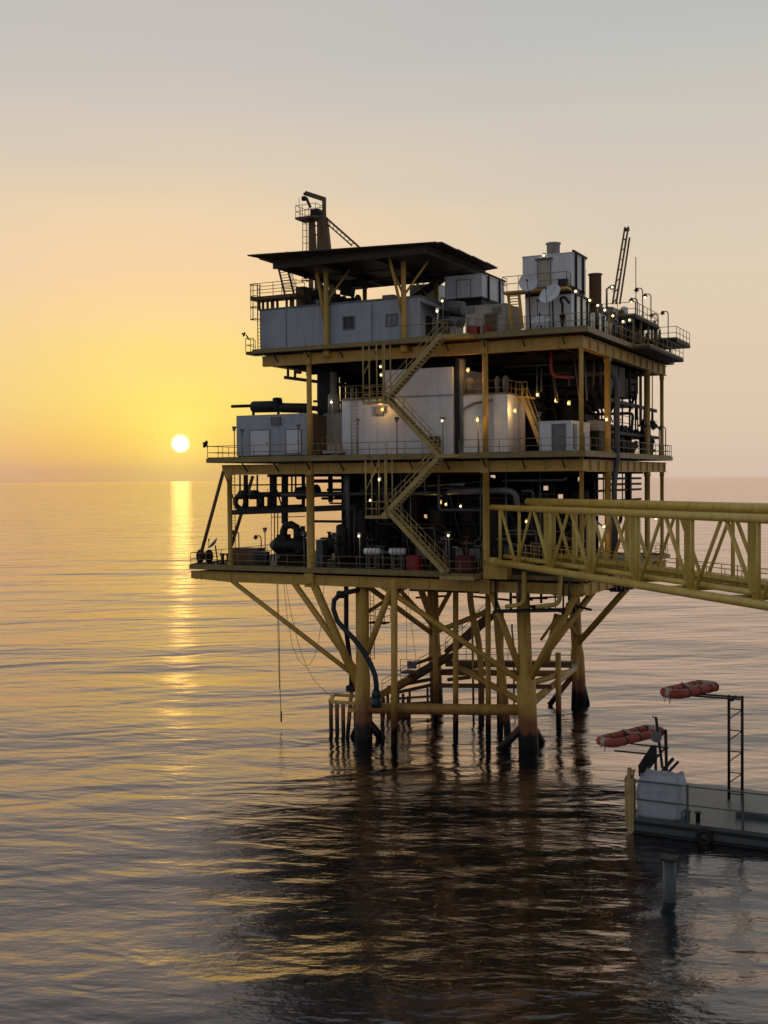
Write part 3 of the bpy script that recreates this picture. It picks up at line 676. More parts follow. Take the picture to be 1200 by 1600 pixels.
j = MB().beam(T(477.5,302), T(507,311.5), .3, .42).beam(T(477.5,301), T(477.5,305), .3).beam(T(506.5,309), T(506.5,342), .28)
j.build('jib', BRN, CRN); MB().beam(T(475,307), T(475,313.5), .34).beam(T(478.5,309), T(485,324), .2).build('hook_block', BLK, CRN)
MB().box(T(489,340).x,cy-.5,T(489,341).z,T(501,340).x,cy+.5,T(495,328).z).beam(T(490,331),T(500,337),.5,.5).build('winch_house', BLK, CRN)
l = MB()
for px in (473,478.5,484): l.tube(T(px,440), T(px,343), .035, n=5)
for i in range(40): l.tube(T(478.5,440).lerp(T(478.5,343),i/40), T(484,440).lerp(T(484,343),i/40), .02, n=4)
for py in (350,360,370,380,425,438): l.tube(T(472.5,py), T(484,py), .03, n=4)
l.tube(T(471,438),T(485,439),.06,n=5)
l.build('ladder', BRN, CRN)
l = MB()
e0, e1 = T(508,339), T(561,386); e2, e3 = T(508,347), T(550,384)
l.tube(e0,e1,.10,n=6); l.tube(e2,e3,.07,n=6)
for i in range(8): l.tube(e0.lerp(e1,i/8), e2.lerp(e3,(i+.5)/8), .035, n=4)
e4 = fy(600,420,cy+2); l.tube(e1,e1.lerp(e4,.3),.06,n=5)
l.build('boom', BRN, CRN)
MB().tube(T(467.5,341),T(467.3,308),.025,n=5).build('antenna', BLK, CRN)

# white machine units on the top deck
def unit(name, label, x0, x1, y0, y1, z0, z1, m=WHI, cat='container', dr=None, skid=True, ribs=0):
    o = thing(name, label, cat, ((x0+x1)/2,(y0+y1)/2,z0))
    MB().box(x0,y0,z0+(.18 if skid else 0),x1,y1,z1).build('body', m, o)
    if skid: MB().box(x0+.02,y0+.05,z0,x1-.02,y1-.05,z0+.18).build('skid', BLK, o)
    MB().box(x0-.04,y0-.04,z1,x1+.04,y1+.04,z1+.07).build('roof', m, o)
    if dr: door(o, dr[0], z0+.2, dr[1], dr[2], y0)
    if ribs:
        g = MB()
        for i in range(ribs): y = y0+(y1-y0)*(i+.5)/ribs; g.box(x1+.003,y-.07,z0,x1+.16,y+.07,z1+.1)
        g.box(x1+.003,y0+.1,z1+.1,x1+.16,y1,z1+.24); g.build('pipe_frame', BLK, o)
    return o
big = unit('machinery_unit', 'tall white machinery unit with a cream door and a grey chimney on its roof', -4.85, -1.0, 1.0, 4.6, 35.15, 37.75, cat='machinery unit', ribs=2)
x0, z0 = xz(841,452,1); x1, z1 = xz(860,405,1); door(big, x0, 35.4, x1, z1, 1.0); MB().box(x0-.2,.75,z1+.02,x1+.2,.99,z1+.1).build('door_hood', GRY, big)
q = fy(864.5,395,2.6); MB().lathe((q.x,2.6,37.82),UP,[(0,.5),(1.0,.5),(1.02,.58),(1.12,.58),(1.13,.46),(.9,.44)],20).build('chimney', CRM, big)
MB().box(-4.7,1.1,34.66,-1.1,4.5,35.14).build('base_frame', BLK, big)
low = unit('container', 'white container with a wall door standing beneath the chimney unit behind the dishes', -4.65, -1.0, 1.0, 5.5, ZT, 34.65, ribs=3)
x0, z0 = xz(841,500,1); x1, z1 = xz(858,470,1); door(low, x0, ZT+.3, x1, z1, 1.0, WHI); MB().box(-1.9,.93,ZT+.7,-1.5,.997,ZT+1.2).build('junction_box', GRY, low)
MB().box(x0-.1,.8,z1+.05,x0+.5,.997,z1+.12).build('lamp_shelf', BLK, low)
# railed walkway between the two
WK = thing('access_gantry', 'yellow gantry with railing and steep stair at the left of the tall white chimney unit', 'gantry', (-5.8,.4,ZT))
xa, _ = xz(787,455,.2); MB().box(xa,-.1,34.95,-4.95,1.0,35.12).box(-4.95,-.1,34.95,-1.0,.95,35.12).build('walkway', YEL, WK)
rail([(xa,.9,35.12),(xa,-.05,35.12),(-1.05,-.05,35.12),(-1.05,.9,35.12)], parent=WK, sp=1.2, toe=False)
a, b = fy(794,459,.2), fy(800,515,.0); s = V((.85,0,0)); mb = MB().beam(a,b,.07,.22).beam(a+s,b+s,.07,.22)
for i in range(1,13): mb.beam(a.lerp(b,i/13), a.lerp(b,i/13)+s, .2, .04)
mb.build('stair', YEL, WK)
MB().box(-1.7,-.12,35.13,-1.1,.5,35.7).build('fire_box', DRK, WK)
unit('machinery_unit', 'white machinery unit at the rear right of the chimney unit', -3.6, -1.55, 5.0, 6.5, 34.9, 37.3, cat='machinery unit')
q = fx(930,440,-1.6); o = thing('exhaust_stack', 'reddish brown exhaust stack to the right of the tall white chimney unit', 'exhaust stack', (-1.6,q.y,ZT)); MB().lathe((-1.6,q.y,ZT),UP,[(0,.5),(5.5,.5),(5.52,.58),(5.62,.58),(5.63,.44),(5.3,.42)],18).build('pipe', BRN, o); MB().lathe((-1.6,q.y,ZT+3),UP,[(0,.53),(.12,.53)],18).build('collar', DRK, o)
x0, z1 = xz(695,434,6); x1, _ = xz(753,428,6)
hv = unit('cooling_unit', 'white cooling unit with a pale door raised on black feet right of the helideck', x0, x1, 6, 11.2, 35.75, z1, cat='cooling unit', ribs=2)
door(hv, x0+1.1, 35.95, x0+2.3, z1-.35, 6, WHI)
MB().box(x0+.1,6.2,34.6,x1-.1,11,35.74).build('base_frame', BLK, hv)
x0, z1 = xz(640,440,11); unit('cooling_unit', 'white cooling unit partly hidden behind the right edge of the helideck', x0, x0+2.6, 11, 14, 35.2, 38.2, cat='cooling unit')
x0, z1 = xz(727,480,1.5); x1, _ = xz(790,477,1.5)
ec = unit('equipment_cabin', 'low grey white equipment cabin with two vent grilles and a brown door', x0, x1, 1.5, 5, ZT, z1, CRM, cat='cabin')
door(ec, xz(758,500,1.5)[0], ZT+.2, xz(776,500,1.5)[0], xz(758,492,1.5)[1], 1.5, BRN)
for p in (735,776): xx, zz = xz(p,484,1.5); MB().box(xx-.35,1.42,zz-.3,xx+.35,1.497,zz+.25).build('vent', GRY, ec)
o = thing('air_duct', 'fat grey air duct lying beside the equipment cabin above the stair head', 'duct', (-11,3.2,ZT)); MB().path([fy(690,478,3.2),fy(724,482,3.2)], .55, 14).build('duct', GRY, o)
MB().path([fy(692,500,3.0),fy(724,504,3.0)], .42, 14).build('lower_duct', GRY, o); MB().box(fy(692,510,3).x,2.6,ZT,fy(724,510,3).x,3.6,ZT+.5).build('cradle', BLK, o)
for k, (pa, pb, lab) in enumerate((((730,528),(745,510),'pale red locker at the stair head on the top deck, the wider of two'), ((755,526),(764,509),'bright red narrow locker right of the pale red locker on the top deck'))):
    a = fy(*pa,-.2); b = fy(*pb,-.2); o = thing('locker', lab, 'locker', ((a.x+b.x)/2,.2,ZT), 'red lockers'); MB().box(a.x,-.2,ZT+.06,b.x,.5,b.z).build('body', RED, o); MB().box(a.x-.03,-.23,b.z,b.x+.03,.53,b.z+.06).build('lid', RED, o); MB().box(a.x+.08,-.1,ZT,b.x-.08,.4,ZT+.06).build('skid', BLK, o)
o = thing('fire_monitor', 'black fire monitor nozzle standing at the top deck corner before the white container', 'fire monitor', (-1.3,-.3,ZT))
MB().lathe((-1.3,-.3,ZT),UP,[(0,.3),(.1,.3),(.11,.12),(.9,.12),(.95,.24),(1.1,.24),(1.15,.1),(1.9,.1)],12).build('riser', BLK, o); MB().path([(-1.3,-.3,ZT+1.9),(-1.5,-.35,ZT+2.3),(-1.1,-.45,ZT+2.4),(-.7,-.55,ZT+1.9)],.1,8,.2).build('nozzle', BLK, o)
# right side equipment of the top deck
for i, (y0,y1,x0,z1,m,lab) in enumerate(((10.2,12.0,-2.6,34.9,GRY,'grey switch cabinet beside the reddish stack on the right side of the top deck'),
      (5.9,8.2,-1.9,33.9,WH2,'short white tank cabinet at the railing right of the white container'), (8.6,10,-1.5,33.5,CRM,'cream pump cabinet behind the short white cabinet on the right side'))):
    o = thing('equipment_cabinet', lab, 'cabinet', ((x0-.4)/2,(y0+y1)/2,ZT)); MB().box(x0,y0,ZT+.12,-.4,y1,z1).build('body', m, o); MB().box(x0+.05,y0+.05,ZT,-.45,y1-.05,ZT+.12).build('skid', BLK, o); MB().box(x0+.2,y0-.02,ZT+.4,-.6,y0-.003,z1-.3).build('door', m, o)
CH = thing('control_house', 'dark open sided equipment house with a railed roof on the top deck', 'equipment house', (-2.2,16,ZT))
mb = MB().box(-5,12.3,34.15,.95,20.8,34.4); mb.build('roof', GRT, CH)
mb = MB()
for y in (12.5,15,17.6,20.6):
    for x in (-4.8,.7): mb.beam((x,y,ZT),(x,y,34.15),.14)
mb.build('post', RAIL, CH); MB().box(-4.6,13,ZT,-.4,20,33.9).build('panel', BLK, CH)
mb = MB()
for i in range(16): y = 12.8+i*.5; mb.box(-.397,y,ZT+.2,-.25,y+.2,rnd.uniform(32.6,33.8))
mb.build('switchgear', DRK, CH)
rail([(-5,12.35,34.4),(.9,12.35,34.4),(.9,20.7,34.4),(-5,20.7,34.4)], parent=CH, sp=1.4)
MB().lathe((-2.4,14,34.4),UP,[(0,.7),(.5,.7),(.6,.5),(.9,.45)],14).build('fan', DRK, CH); MB().lathe((-.6,14.6,34.4),UP,[(0,.32),(1.0,.32),(1.1,.1)],14).build('vent_pipe', WH2, CH); MB().tube((.9,12.6,34.4),(.9,12.6,39.2),.035,n=5).build('antenna', BLK, CH)
OP = thing('lookout_platform', 'small dark railed platform jutting out at the far right corner of the top deck', 'platform', (1,23.8,33)); MB().box(-2,21.2,33.0,2.4,27,33.3).build('floor', DRK, OP)
rail([(-2,21.3,33.3),(2.35,21.3,33.3),(2.35,26.9,33.3)], parent=OP, sp=1.6); mb = MB()
for y in (21.5,26.5):
    for x in (-1.6,.6): mb.beam((x,y,ZT),(x,y,33),.16)
mb.build('post', DRK, OP)
P('balcony', MB().box(.82,12,ZT-.35,2.2,25,ZT-.1), GRT); rail([(.85,12,ZT-.1),(2.15,12,ZT-.1),(2.15,25,ZT-.1)])
for i in range(30): y = rnd.uniform(3,27); h_ = rnd.uniform(.8,2.4); x = rnd.uniform(-.6,.4); P('vent_pipe', MB().tube((x,y,ZT),(x,y,ZT+h_),rnd.uniform(.04,.12),n=6), DRK)
for i in range(5): y = 22+i*1.0; x = -.5+.5*(i%2); P('vent_pipe', MB().tube((x,y,ZT),(x,y,ZT+rnd.uniform(2.0,3.4)),.12,n=6), DRK)
# right crane boom
q = fx(958,480,-1.5); ry = q.y; T = lambda px,py: fx(px,py,-1.5)
CB = thing('deck_crane', 'raised lattice crane boom standing steeply at the right side of the top deck', 'crane', (-1.5,ry,ZT))
mb = MB(); a0,a1 = T(957,475),T(976.5,355); b0,b1 = T(963,475),T(978.5,372)
for o in (0,.3):
    mb.beam(a0+V((o,0,0)),a1+V((o,0,0)),.13); mb.beam(b0+V((o,0,0)),b1+V((o,0,0)),.13)
for i in range(7):
    t = i/7; mb.beam(a0.lerp(a1,t), b0.lerp(b1,t+.10), .07)
mb.build('boom', BRN, CB); MB().lathe(T(977,359),(1,0,0),[(-.05,.16),(.35,.16)],12).build('sheave', BLK, CB)
MB().tube((-1.3,ry,ZT),(-1.3,ry,34.6),.45,n=14).box(-2.1,ry-.7,34.6,-.5,ry+.9,35.1).build('pedestal', BRN, CB)
mb = MB(); mb.path([T(948,480),T(948,452),T(953,448),T(958,446)],.09,6); mb.build('arm', BRN, CB)

# ---- satellite dishes
def sat(c, d, r, foot, label, group='satellite dishes', m=WH2):
    c = V(c); foot = V(foot); d = V(d).normalized(); o = thing('satellite_dish', label, 'satellite dish', foot, group)
    MB().dish(c, d, r).build('dish', m, o); MB().tube(foot, c-d*.1, .06, n=8).build('mast', BLK, o)
    a, b = frame(d); tip = c+d*r*1.1; mb = MB().tube(c-b*r*.9+d*.25*r, tip, .025, n=5); mb.tube(tip-d*.12, tip+d*.05, .07, n=8); mb.build('feed_arm', BLK, o)
toC = (CAM-V((-4,0,35))).normalized()
q = fy(826,442,-.7); sat(q, toC+V((-.15,0,.25)), .70, (q.x+.1,-.6,ZT), 'round white dish facing front on a thin mast left of the cream door')
q = fy(862,463,-.6); sat(q, V((-.22,-.80,.55)), .88, (q.x+.1,-.5,ZT), 'white dish tilted sideways in front of the lower white container')
q = fy(845,505,-.5); sat(q, V((.1,-.6,.8)), .72, (q.x,-.4,ZT), 'white dish lying low and face up at the top deck railing')
q = fy(335,851,1.0); sat(q, V((-.62,-.35,.65)), .62, (q.x+.35,1.0,ZL), 'white dish at the left tip of the lowest deck')
q = fy(323,695,-1.1); sat(q, V((-1,-.1,.45)), .34, (-32.55,-1.1,ZM+1.0), 'tiny dark dish on the left rail corner of the middle deck', m=BLK)
q = fy(383,523,-.9); sat(q, V((-.8,-.3,.4)), .22, (fy(389,532,-.9).x,-.9,ZT+.9), 'tiny dark dish on the small balcony under the caged ladder', m=BLK)

# ---- middle deck
GC = thing('generator_container', 'grey white generator container with a long dark exhaust on its roof', 'container', (-26.8,2,ZM))
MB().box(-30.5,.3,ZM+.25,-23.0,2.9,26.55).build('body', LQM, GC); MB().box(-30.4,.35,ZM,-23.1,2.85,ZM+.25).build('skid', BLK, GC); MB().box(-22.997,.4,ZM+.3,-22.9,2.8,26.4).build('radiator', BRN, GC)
for a, b in (((392,716),(421,672)),((448,708),(470,671))):
    x0, z0 = xz(*a,.3); x1, z1 = xz(*b,.3); z0 = max(z0, ZM+.3); door(GC, x0, z0, x1, z1, .3, WH2)
x0, z0 = xz(433,660,.3); MB().box(x0-.5,.05,z0-.2,x0+.4,.297,z0+.45).build('vent_hood', GRY, GC)
ex = MB(); T = lambda px,py,y=1.5: fy(px,py,y)
ex.tube(T(362,635),T(396,634),.14,n=10); ex.vessel(T(393,636),T(440,635),.5); ex.beam(T(436,641),T(433,622),.9,.4); ex.vessel(T(437,637),T(484,638),.42); ex.path([T(482,638),T(498,638),T(502,648)],.22,10,.6)
for px in (396,435,470): ex.tube(T(px,640),T(px,650),.12,n=8)
ex.build('exhaust', BLK, GC); MB().box(T(500,690).x-.2,.2,ZM,T(500,690).x+.3,.29,ZM+.4).build('junction_box', GRY, GC)
sb = unit('equipment_cabin', 'brownish grey cabin with a round vent pipe beside the generator container', fy(508,650,2.5).x, fy(536,650,2.5).x+.8, 2.5, 5, ZM, fy(520,647,2.5).z, CRM, cat='cabin')
q = fy(522,640,3.4); MB().lathe((q.x,3.4,sb.location.z+3.8),UP,[(0,.55),(1.6,.5),(1.62,.3),(3.5,.3)],14).build('vent_pipe', CRM, sb)
q = fy(512,640,6); o = thing('vent_trunk', 'dark square vent trunk rising to the top deck behind the round vent pipe', 'duct', (q.x,6,ZM)); MB().box(q.x-.75,5.5,ZM,q.x+.75,6.8,ZT-1.3).build('duct', DRK, o); MB().box(q.x-.85,5.4,27,q.x+.85,6.9,27.2).build('flange', BLK, o)
q = fy(520,703,-.4); o = thing('cable_drum_stand', 'small railed pump stand on the deck left of the big white building', 'stand', (q.x,-.3,ZM)); MB().box(q.x-.8,-.7,ZM+.3,q.x+.9,.3,ZM+.5).box(q.x-.5,-.4,ZM+.5,q.x+.5,.2,ZM+1.1).build('pump', CRM, o); rail([(q.x-.8,-.7,ZM+.5),(q.x+.9,-.7,ZM+.5)],parent=o,sp=.4,toe=False); MB().box(q.x-.7,-.6,ZM,q.x-.5,.2,ZM+.3).build('leg', BLK, o); MB().box(q.x+.6,-.6,ZM,q.x+.8,.2,ZM+.3).build('leg', BLK, o)
BB = thing('control_building', 'big windowless white building of two heights behind the stairs on the middle deck', 'building', (-15,3,ZM))
MB().box(-20.15,.2,ZM,-16.4,6,27.42).build('low_wall', WHI, BB); MB().box(-16.397,.197,ZM,-10.35,7,29.7).build('tall_wall', WHI, BB); MB().box(-16.45,.12,27.5,-10.3,.194,27.56).build('seam', GRY, BB); MB().box(-20.2,.1,27.42,-16.4,6.05,27.5).build('roof', GRY, BB)
l = MB(); xa = xz(550,700,.1)[0]
for o_ in (0,.5): l.tube((xa+o_,.0,ZM),(xa+o_,.0,28.4),.04,n=5)
for i in range(17): l.tube((xa,0,ZM+.3*i+.2),(xa+.5,0,ZM+.3*i+.2),.025,n=4)
l.build('ladder', CRM, BB)
rail([(-20.1,.25,27.5),(-16.5,.25,27.5)],parent=BB,sp=.9); rail([(-20.1,5.8,27.5),(-20.1,.25,27.5)],parent=BB,sp=.9)
x0, z0 = xz(586,648,.15); MB().box(x0,-.05,z0,x0+.8,.19,z0+.6).build('junction_box', GRY, BB)
mb = MB(); x0,z0 = xz(679,700,.15); MB().box(x0-.4,-.1,z0,x0+.5,.19,z0+.9).build('cabinet', BLK, BB)
mb = MB(); x0,_ = xz(711,600,.15); mb.box(x0-.05,.35,ZM,x0+.2,.6,30.4); mb.build('dark_gap_strip', BLK, BB)  # black strip standing in for the dark gap at the building's end
q = fy(718,600,.4); o = thing('square_duct', 'grey vertical duct beside the right edge of the big white building', 'duct', (q.x,.8,ZM)); MB().box(q.x-.2,.5,ZM,q.x+.25,1.0,30.3).build('duct', GRY, o); MB().box(q.x-.25,.45,26,q.x+.3,1.05,26.1).build('flange', GRY, o)
WB = unit('white_module', 'white block shaped module with equipment on its railed roof behind the middle column', -9.65, -5.95, .55, 4.5, ZM, 27.35, WHI, cat='module', skid=False)
rail([(-9.5,.6,27.42),(-6,.6,27.42),(-6,4.2,27.42)],parent=WB,sp=1.0)
for px, r_ in ((735,.45),(777,.2),(790,.25)): q = fy(px,604,1.2); MB().lathe((q.x,1.2,27.42),UP,[(0,r_*.7),(.7,r_),(1.3,r_),(1.5,r_*.3)],12).build('roof_vent', GRY, WB)
mb = MB(); a = fy(722,641,.5); mb.path([a+V((.05,-.1,-2.5)),a+V((.05,-.1,0)),a+V((1.0,-.1,.5)),a+V((2.6,-.1,.7))],.1,8,.3); mb.build('pipe', GRY, WB)
mb = MB(); IS = thing('inner_stair', 'steep stair with yellow handrails beside the white block module under the top deck', 'stair', (-4.6,2.6,ZM))
a, b = V((-5.4,2.4,27.2)), V((-3.7,2.4,ZM)); 
for o_ in (0,1.0): MB().beam(a+V((0,o_,0)),b+V((0,o_,0)),.08,.3).build('stringer', STA, IS)
t_ = MB()
for i in range(1,18): c = a.lerp(b,i/18); t_.box(c.x-.15,c.y,c.z-.02,c.x+.15,c.y+1,c.z+.02)
t_.build('tread', CRM, IS); h_ = MB()
for o_ in (0,1.0):
    h_.tube(a+V((0,o_,1)),b+V((0,o_,1)),.04,n=5); h_.tube(a+V((0,o_,0)),a+V((0,o_,1)),.04,n=5); h_.tube(b+V((0,o_,0)),b+V((0,o_,1)),.04,n=5)
h_.build('handrail', STA, IS)
MB().box(-6,2.3,27.2,-5.0,4.2,27.35).build('landing', STA, IS); rail([(-5.9,2.3,27.35),(-5.0,2.3,27.35)],parent=IS,sp=.45,toe=False,m=STA)
WC = unit('white_cabin', 'low white cabin with a grey door on the right side of the middle deck', -3.45, -.95, .5, 5.4, ZM, 25.2, WH2, cat='cabin')
x0,_ = xz(863.5,690,.5); x1,z1 = xz(883,663,.5); door(WC, x0, ZM+.25, x1, z1, .5, GRY); MB().box(-.947,1.0,ZM+.3,-.9,1.9,ZM+2.2).build('side_door', GRY, WC); MB().box(-.947,3.0,ZM+.3,-.9,3.8,ZM+1.6).build('side_panel', BLK, WC)
o = unit('equipment_cabinet', 'black meshed equipment cabinet with a grey top right of the low white cabin', -1.4, -.5, 6.3, 8.2, ZM, 24.6, BLK, cat='cabinet'); MB().box(-1.4,6.3,24.7,-.5,8.2,25.5).build('housing', GRY, o)
unit('equipment_cabinet', 'tall grey cabinet behind the big drain pipe on the middle deck', -1.7, -.6, 9.4, 10.3, ZM, 25.7, GRY, cat='cabinet')
o = thing('valve_skid', 'dark jumble of valves and pipes on the right side of the middle deck', 'valve skid', (-1,14,ZM))
mb = MB()
for i in range(30):
    y = rnd.uniform(10.6,20); h_ = rnd.uniform(.8,2.6); mb.tube((-1+rnd.uniform(-.5,.4),y,ZM),(-1+rnd.uniform(-.5,.4),y,ZM+h_),rnd.uniform(.08,.3),n=8)
mb.build('pipes', DRK, o); mb = MB()
for i in range(20): y = rnd.uniform(10.6,19.5); mb.ball((-.8,y,ZM+rnd.uniform(.6,2.4)), rnd.uniform(.18,.4))
mb.build('valves', DRK, o); MB().box(-1.8,10.8,ZM,-.3,18.4,ZM+.15).build('skid', BLK, o)
for i, (y, h_, lab) in enumerate(((20.9,2.6,'dark slender pump with a pointed cap just right of the second right column'), (23.6,2.1,'dark slender pump with a pointed cap near the far right column'))):
    o = thing('vertical_pump', lab, 'pump', (-.6,y,ZM), 'vertical pumps'); MB().lathe((-.6,y,ZM),UP,[(0,.5),(.15,.5),(.16,.3),(h_*.6,.36),(h_*.62,.5),(h_*.8,.4),(h_,.08)],12).build('casing', DRK, o); MB().tube((-.6,y,ZM+.6),(-.1,y,ZM+.6),.12,n=8).build('nozzle', BLK, o)
for y in (22.0,25.0):
    o = thing('hanging_floodlight', 'dark bell shaped lamp hanging under the top deck near the far right columns', 'floodlight', (-.7,y,27), 'bell shaped hanging lamps'); MB().tube((-.7,y,27.2),(-.7,y,30.4),.05,n=6).build('rod', BLK, o); MB().lathe((-.7,y,25.6),UP,[(0,.6),(.1,.58),(.7,.12),(1.6,.1)],14).build('shade', BLK, o)

# ---- dark process equipment between the decks
def hvessel(x, y, z, L_, r, label, group, ax=(1,0,0), m=DRK):
    a = V((x,y,z)); d = V(ax)*L_/2; o = thing('separator_vessel', label, 'vessel', (x,y,z-r-.5), group)
    MB().vessel(a-d, a+d, r).build('shell', m, o); mb = MB()
    for t in (-.6,.6): c = a+d*t; mb.box(c.x-.15,c.y-r*.8,z-r-.5,c.x+.15,c.y+r*.8,z-r*.6)
    mb.build('saddle', BLK, o); mb = MB()
    for t in (-.5,0,.5): c = a+d*t; mb.tube(c+UP*(r-.1), c+UP*(r+.5), .14, n=8).tube(c+UP*(r+.4), c+UP*(r+.5), .24, n=10)
    mb.build('nozzle', DRK, o)
def vvessel(x, y, z, h_, r, label, group, m=DRK):
    o = thing('scrubber_vessel', label, 'vessel', (x,y,z), group); MB().vessel((x,y,z+.5),(x,y,z+h_),r).build('shell', m, o)
    for k in range(3): a = 2*math.pi*k/3; MB().beam((x+r*.8*math.cos(a),y+r*.8*math.sin(a),z),(x+r*.8*math.cos(a),y+r*.8*math.sin(a),z+1.0),.15).build('leg', BLK, o)
    MB().path([(x+.2,y,z+h_-.1),(x+.2,y,z+h_+.5),(x+.2+r*1.3,y,z+h_+.5),(x+.2+r*1.3,y,z+.6)],.12,8,.3).build('pipe', DRK, o)
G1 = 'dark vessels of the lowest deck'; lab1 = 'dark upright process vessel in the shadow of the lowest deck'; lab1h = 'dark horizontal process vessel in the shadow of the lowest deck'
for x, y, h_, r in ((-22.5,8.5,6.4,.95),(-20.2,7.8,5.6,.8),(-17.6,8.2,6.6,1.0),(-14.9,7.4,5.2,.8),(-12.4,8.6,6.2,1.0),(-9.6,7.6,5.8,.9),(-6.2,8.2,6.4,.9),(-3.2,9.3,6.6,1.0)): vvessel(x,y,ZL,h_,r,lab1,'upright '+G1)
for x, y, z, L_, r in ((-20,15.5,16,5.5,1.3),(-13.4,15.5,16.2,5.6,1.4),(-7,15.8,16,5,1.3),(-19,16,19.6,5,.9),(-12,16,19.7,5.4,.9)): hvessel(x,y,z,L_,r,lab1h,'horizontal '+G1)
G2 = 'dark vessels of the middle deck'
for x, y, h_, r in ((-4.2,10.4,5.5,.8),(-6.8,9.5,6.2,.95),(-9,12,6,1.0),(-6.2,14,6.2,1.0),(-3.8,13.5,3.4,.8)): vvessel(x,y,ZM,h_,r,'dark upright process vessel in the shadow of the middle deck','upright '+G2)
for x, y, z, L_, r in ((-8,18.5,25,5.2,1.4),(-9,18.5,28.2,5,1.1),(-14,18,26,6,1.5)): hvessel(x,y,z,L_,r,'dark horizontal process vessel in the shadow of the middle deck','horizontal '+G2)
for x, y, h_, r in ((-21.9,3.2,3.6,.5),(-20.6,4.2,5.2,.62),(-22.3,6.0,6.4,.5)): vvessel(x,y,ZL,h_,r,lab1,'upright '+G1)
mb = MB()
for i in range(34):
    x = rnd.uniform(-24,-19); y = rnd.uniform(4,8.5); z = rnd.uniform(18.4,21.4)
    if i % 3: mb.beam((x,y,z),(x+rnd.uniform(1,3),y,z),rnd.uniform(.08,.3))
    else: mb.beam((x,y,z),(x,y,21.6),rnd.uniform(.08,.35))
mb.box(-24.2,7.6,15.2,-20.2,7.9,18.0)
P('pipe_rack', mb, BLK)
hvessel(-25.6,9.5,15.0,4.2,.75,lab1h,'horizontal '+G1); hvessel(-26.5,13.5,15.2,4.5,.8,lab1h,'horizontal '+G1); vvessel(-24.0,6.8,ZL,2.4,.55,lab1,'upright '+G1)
rv = random.Random(21)
for i in range(34):                      # hand wheel valves along the lowest deck
    x = rv.uniform(-22.5,-1.5); y = rv.uniform(2.2,6.2); h_ = rv.uniform(.6,2.6)
    P('valve', MB().tube((x,y,ZL),(x,y,ZL+h_),.09,n=8).ball((x,y,ZL+h_),.22,8).tube((x-.5,y,ZL+h_),(x+.5,y,ZL+h_),.11,n=8).tube((x,y,ZL+h_),(x,y,ZL+h_+.5),.04,n=6).lathe((x,y,ZL+h_+.48),UP,[(0,.24),(.05,.24)],12), (DRK,PIP,DRK,GRY,BRN)[i % 5])
for i in range(15):                      # thin lines in front of the vessels
    x = rv.uniform(-21,-2); y = rv.uniform(1.5,3.5); z = rv.uniform(15.5,21); pipe([(x,y,21.6),(x,y,z),(x+rv.uniform(.6,2.5),y,z),(x+2.5,y,ZL)] if i % 3 else [(x,y,z),(x+rv.uniform(2,5),y,z)], rv.uniform(.04,.1), (PIP,DRK,GRY)[i % 3])
for i in range(10):
    x = rv.uniform(-21,-3); y = rv.uniform(2,4.5); P('gauge_panel', MB().box(x,y,ZL+.9,x+rv.uniform(.5,1.1),y+.25,ZL+1.8).box(x+.1,y+.05,ZL,x+.2,y+.15,ZL+.9), (GRY,DRK,PIP)[i % 3])
for i in range(26): y = rv.uniform(4,26); x = rv.uniform(-1.5,-.1); P('vent_pipe', MB().tube((x,y,ZT),(x,y,ZT+rv.uniform(1.4,3.1)),rv.uniform(.04,.10),n=6), (DRK,RAIL,GRY)[i % 3])
# serpentine pipe loops at the left end
SL = thing('pipe_loop', 'dark looped bank of U shaped pipes hanging at the left end under the middle deck', 'pipework', (-28,3.4,19.6))
Y = 3.4; T = lambda px,py: fy(px,py,Y)
mb = MB(); mb.path([T(560,772),T(374,773),T(368,780),T(368,789),T(376,796),T(470,792)],.24,10,.6); mb.build('main_pipe', DRK, SL)
for px in (384,408,422): MB().path([T(px,773),T(px,794)],.27 if px != 408 else .3,10).build('loop', DRK, SL)
for px in (381,397): MB().lathe(T(px,773)-V((.5,0,0)),(1,0,0),[(0,.3),(.1,.42),(.85,.42),(.95,.3)],14).build('flange', DRK, SL)
mb = MB()
for px in (381,397,418): mb.tube(T(px,770),T(px,764),.03,n=4)
mb.build('gauge', BLK, SL)
mb = MB(); q = T(465,768); mb.vessel(q-V((.2,0,.2)),q+V((2.2,0,.1)),.55); mb.build('valve_body', DRK, SL)
# arched pump set
PS = thing('pump_set', 'dark pump set with a large arched pipe and pointed casing', 'pump', (fy(445,880,4).x,4,ZL)); T = lambda px,py: fy(px,py,4)
MB().path([T(443,862),T(443,830),T(446,822),T(455,819.5),T(463,824),T(464.5,832),T(464.5,862)],.34,12).build('arch_pipe', DRK, PS)
q = T(424,851.5); MB().lathe(q,(1,0,0),[(0,.3),(.2,.34),(.25,.5),(.8,.85),(1.1,.8),(1.9,.66),(3.6,.6)],16).build('casing', DRK, PS)
mb = MB().box(T(440,880).x,3.2,ZL,T(480,880).x,5,ZL+.5).box(T(442,872).x,3.4,ZL+.5,T(478,872).x,4.8,ZL+1.0); mb.build('base', BLK, PS)
mb = MB().box(T(437,860).x,3.5,T(437,862).z,T(450,860).x,4.5,T(450,835).z).ball(T(456,852),.45).ball(T(473,835),.4).ball(T(446,846),.5).ball(T(462,868),.4).box(T(467,870).x,3.4,T(467,872).z,T(476,870).x,4.4,T(467,850).z).tube(T(473,838),T(473,822),.22,n=8).tube(T(468,846),T(480,846),.3,n=8); mb.build('valves', DRK, PS)
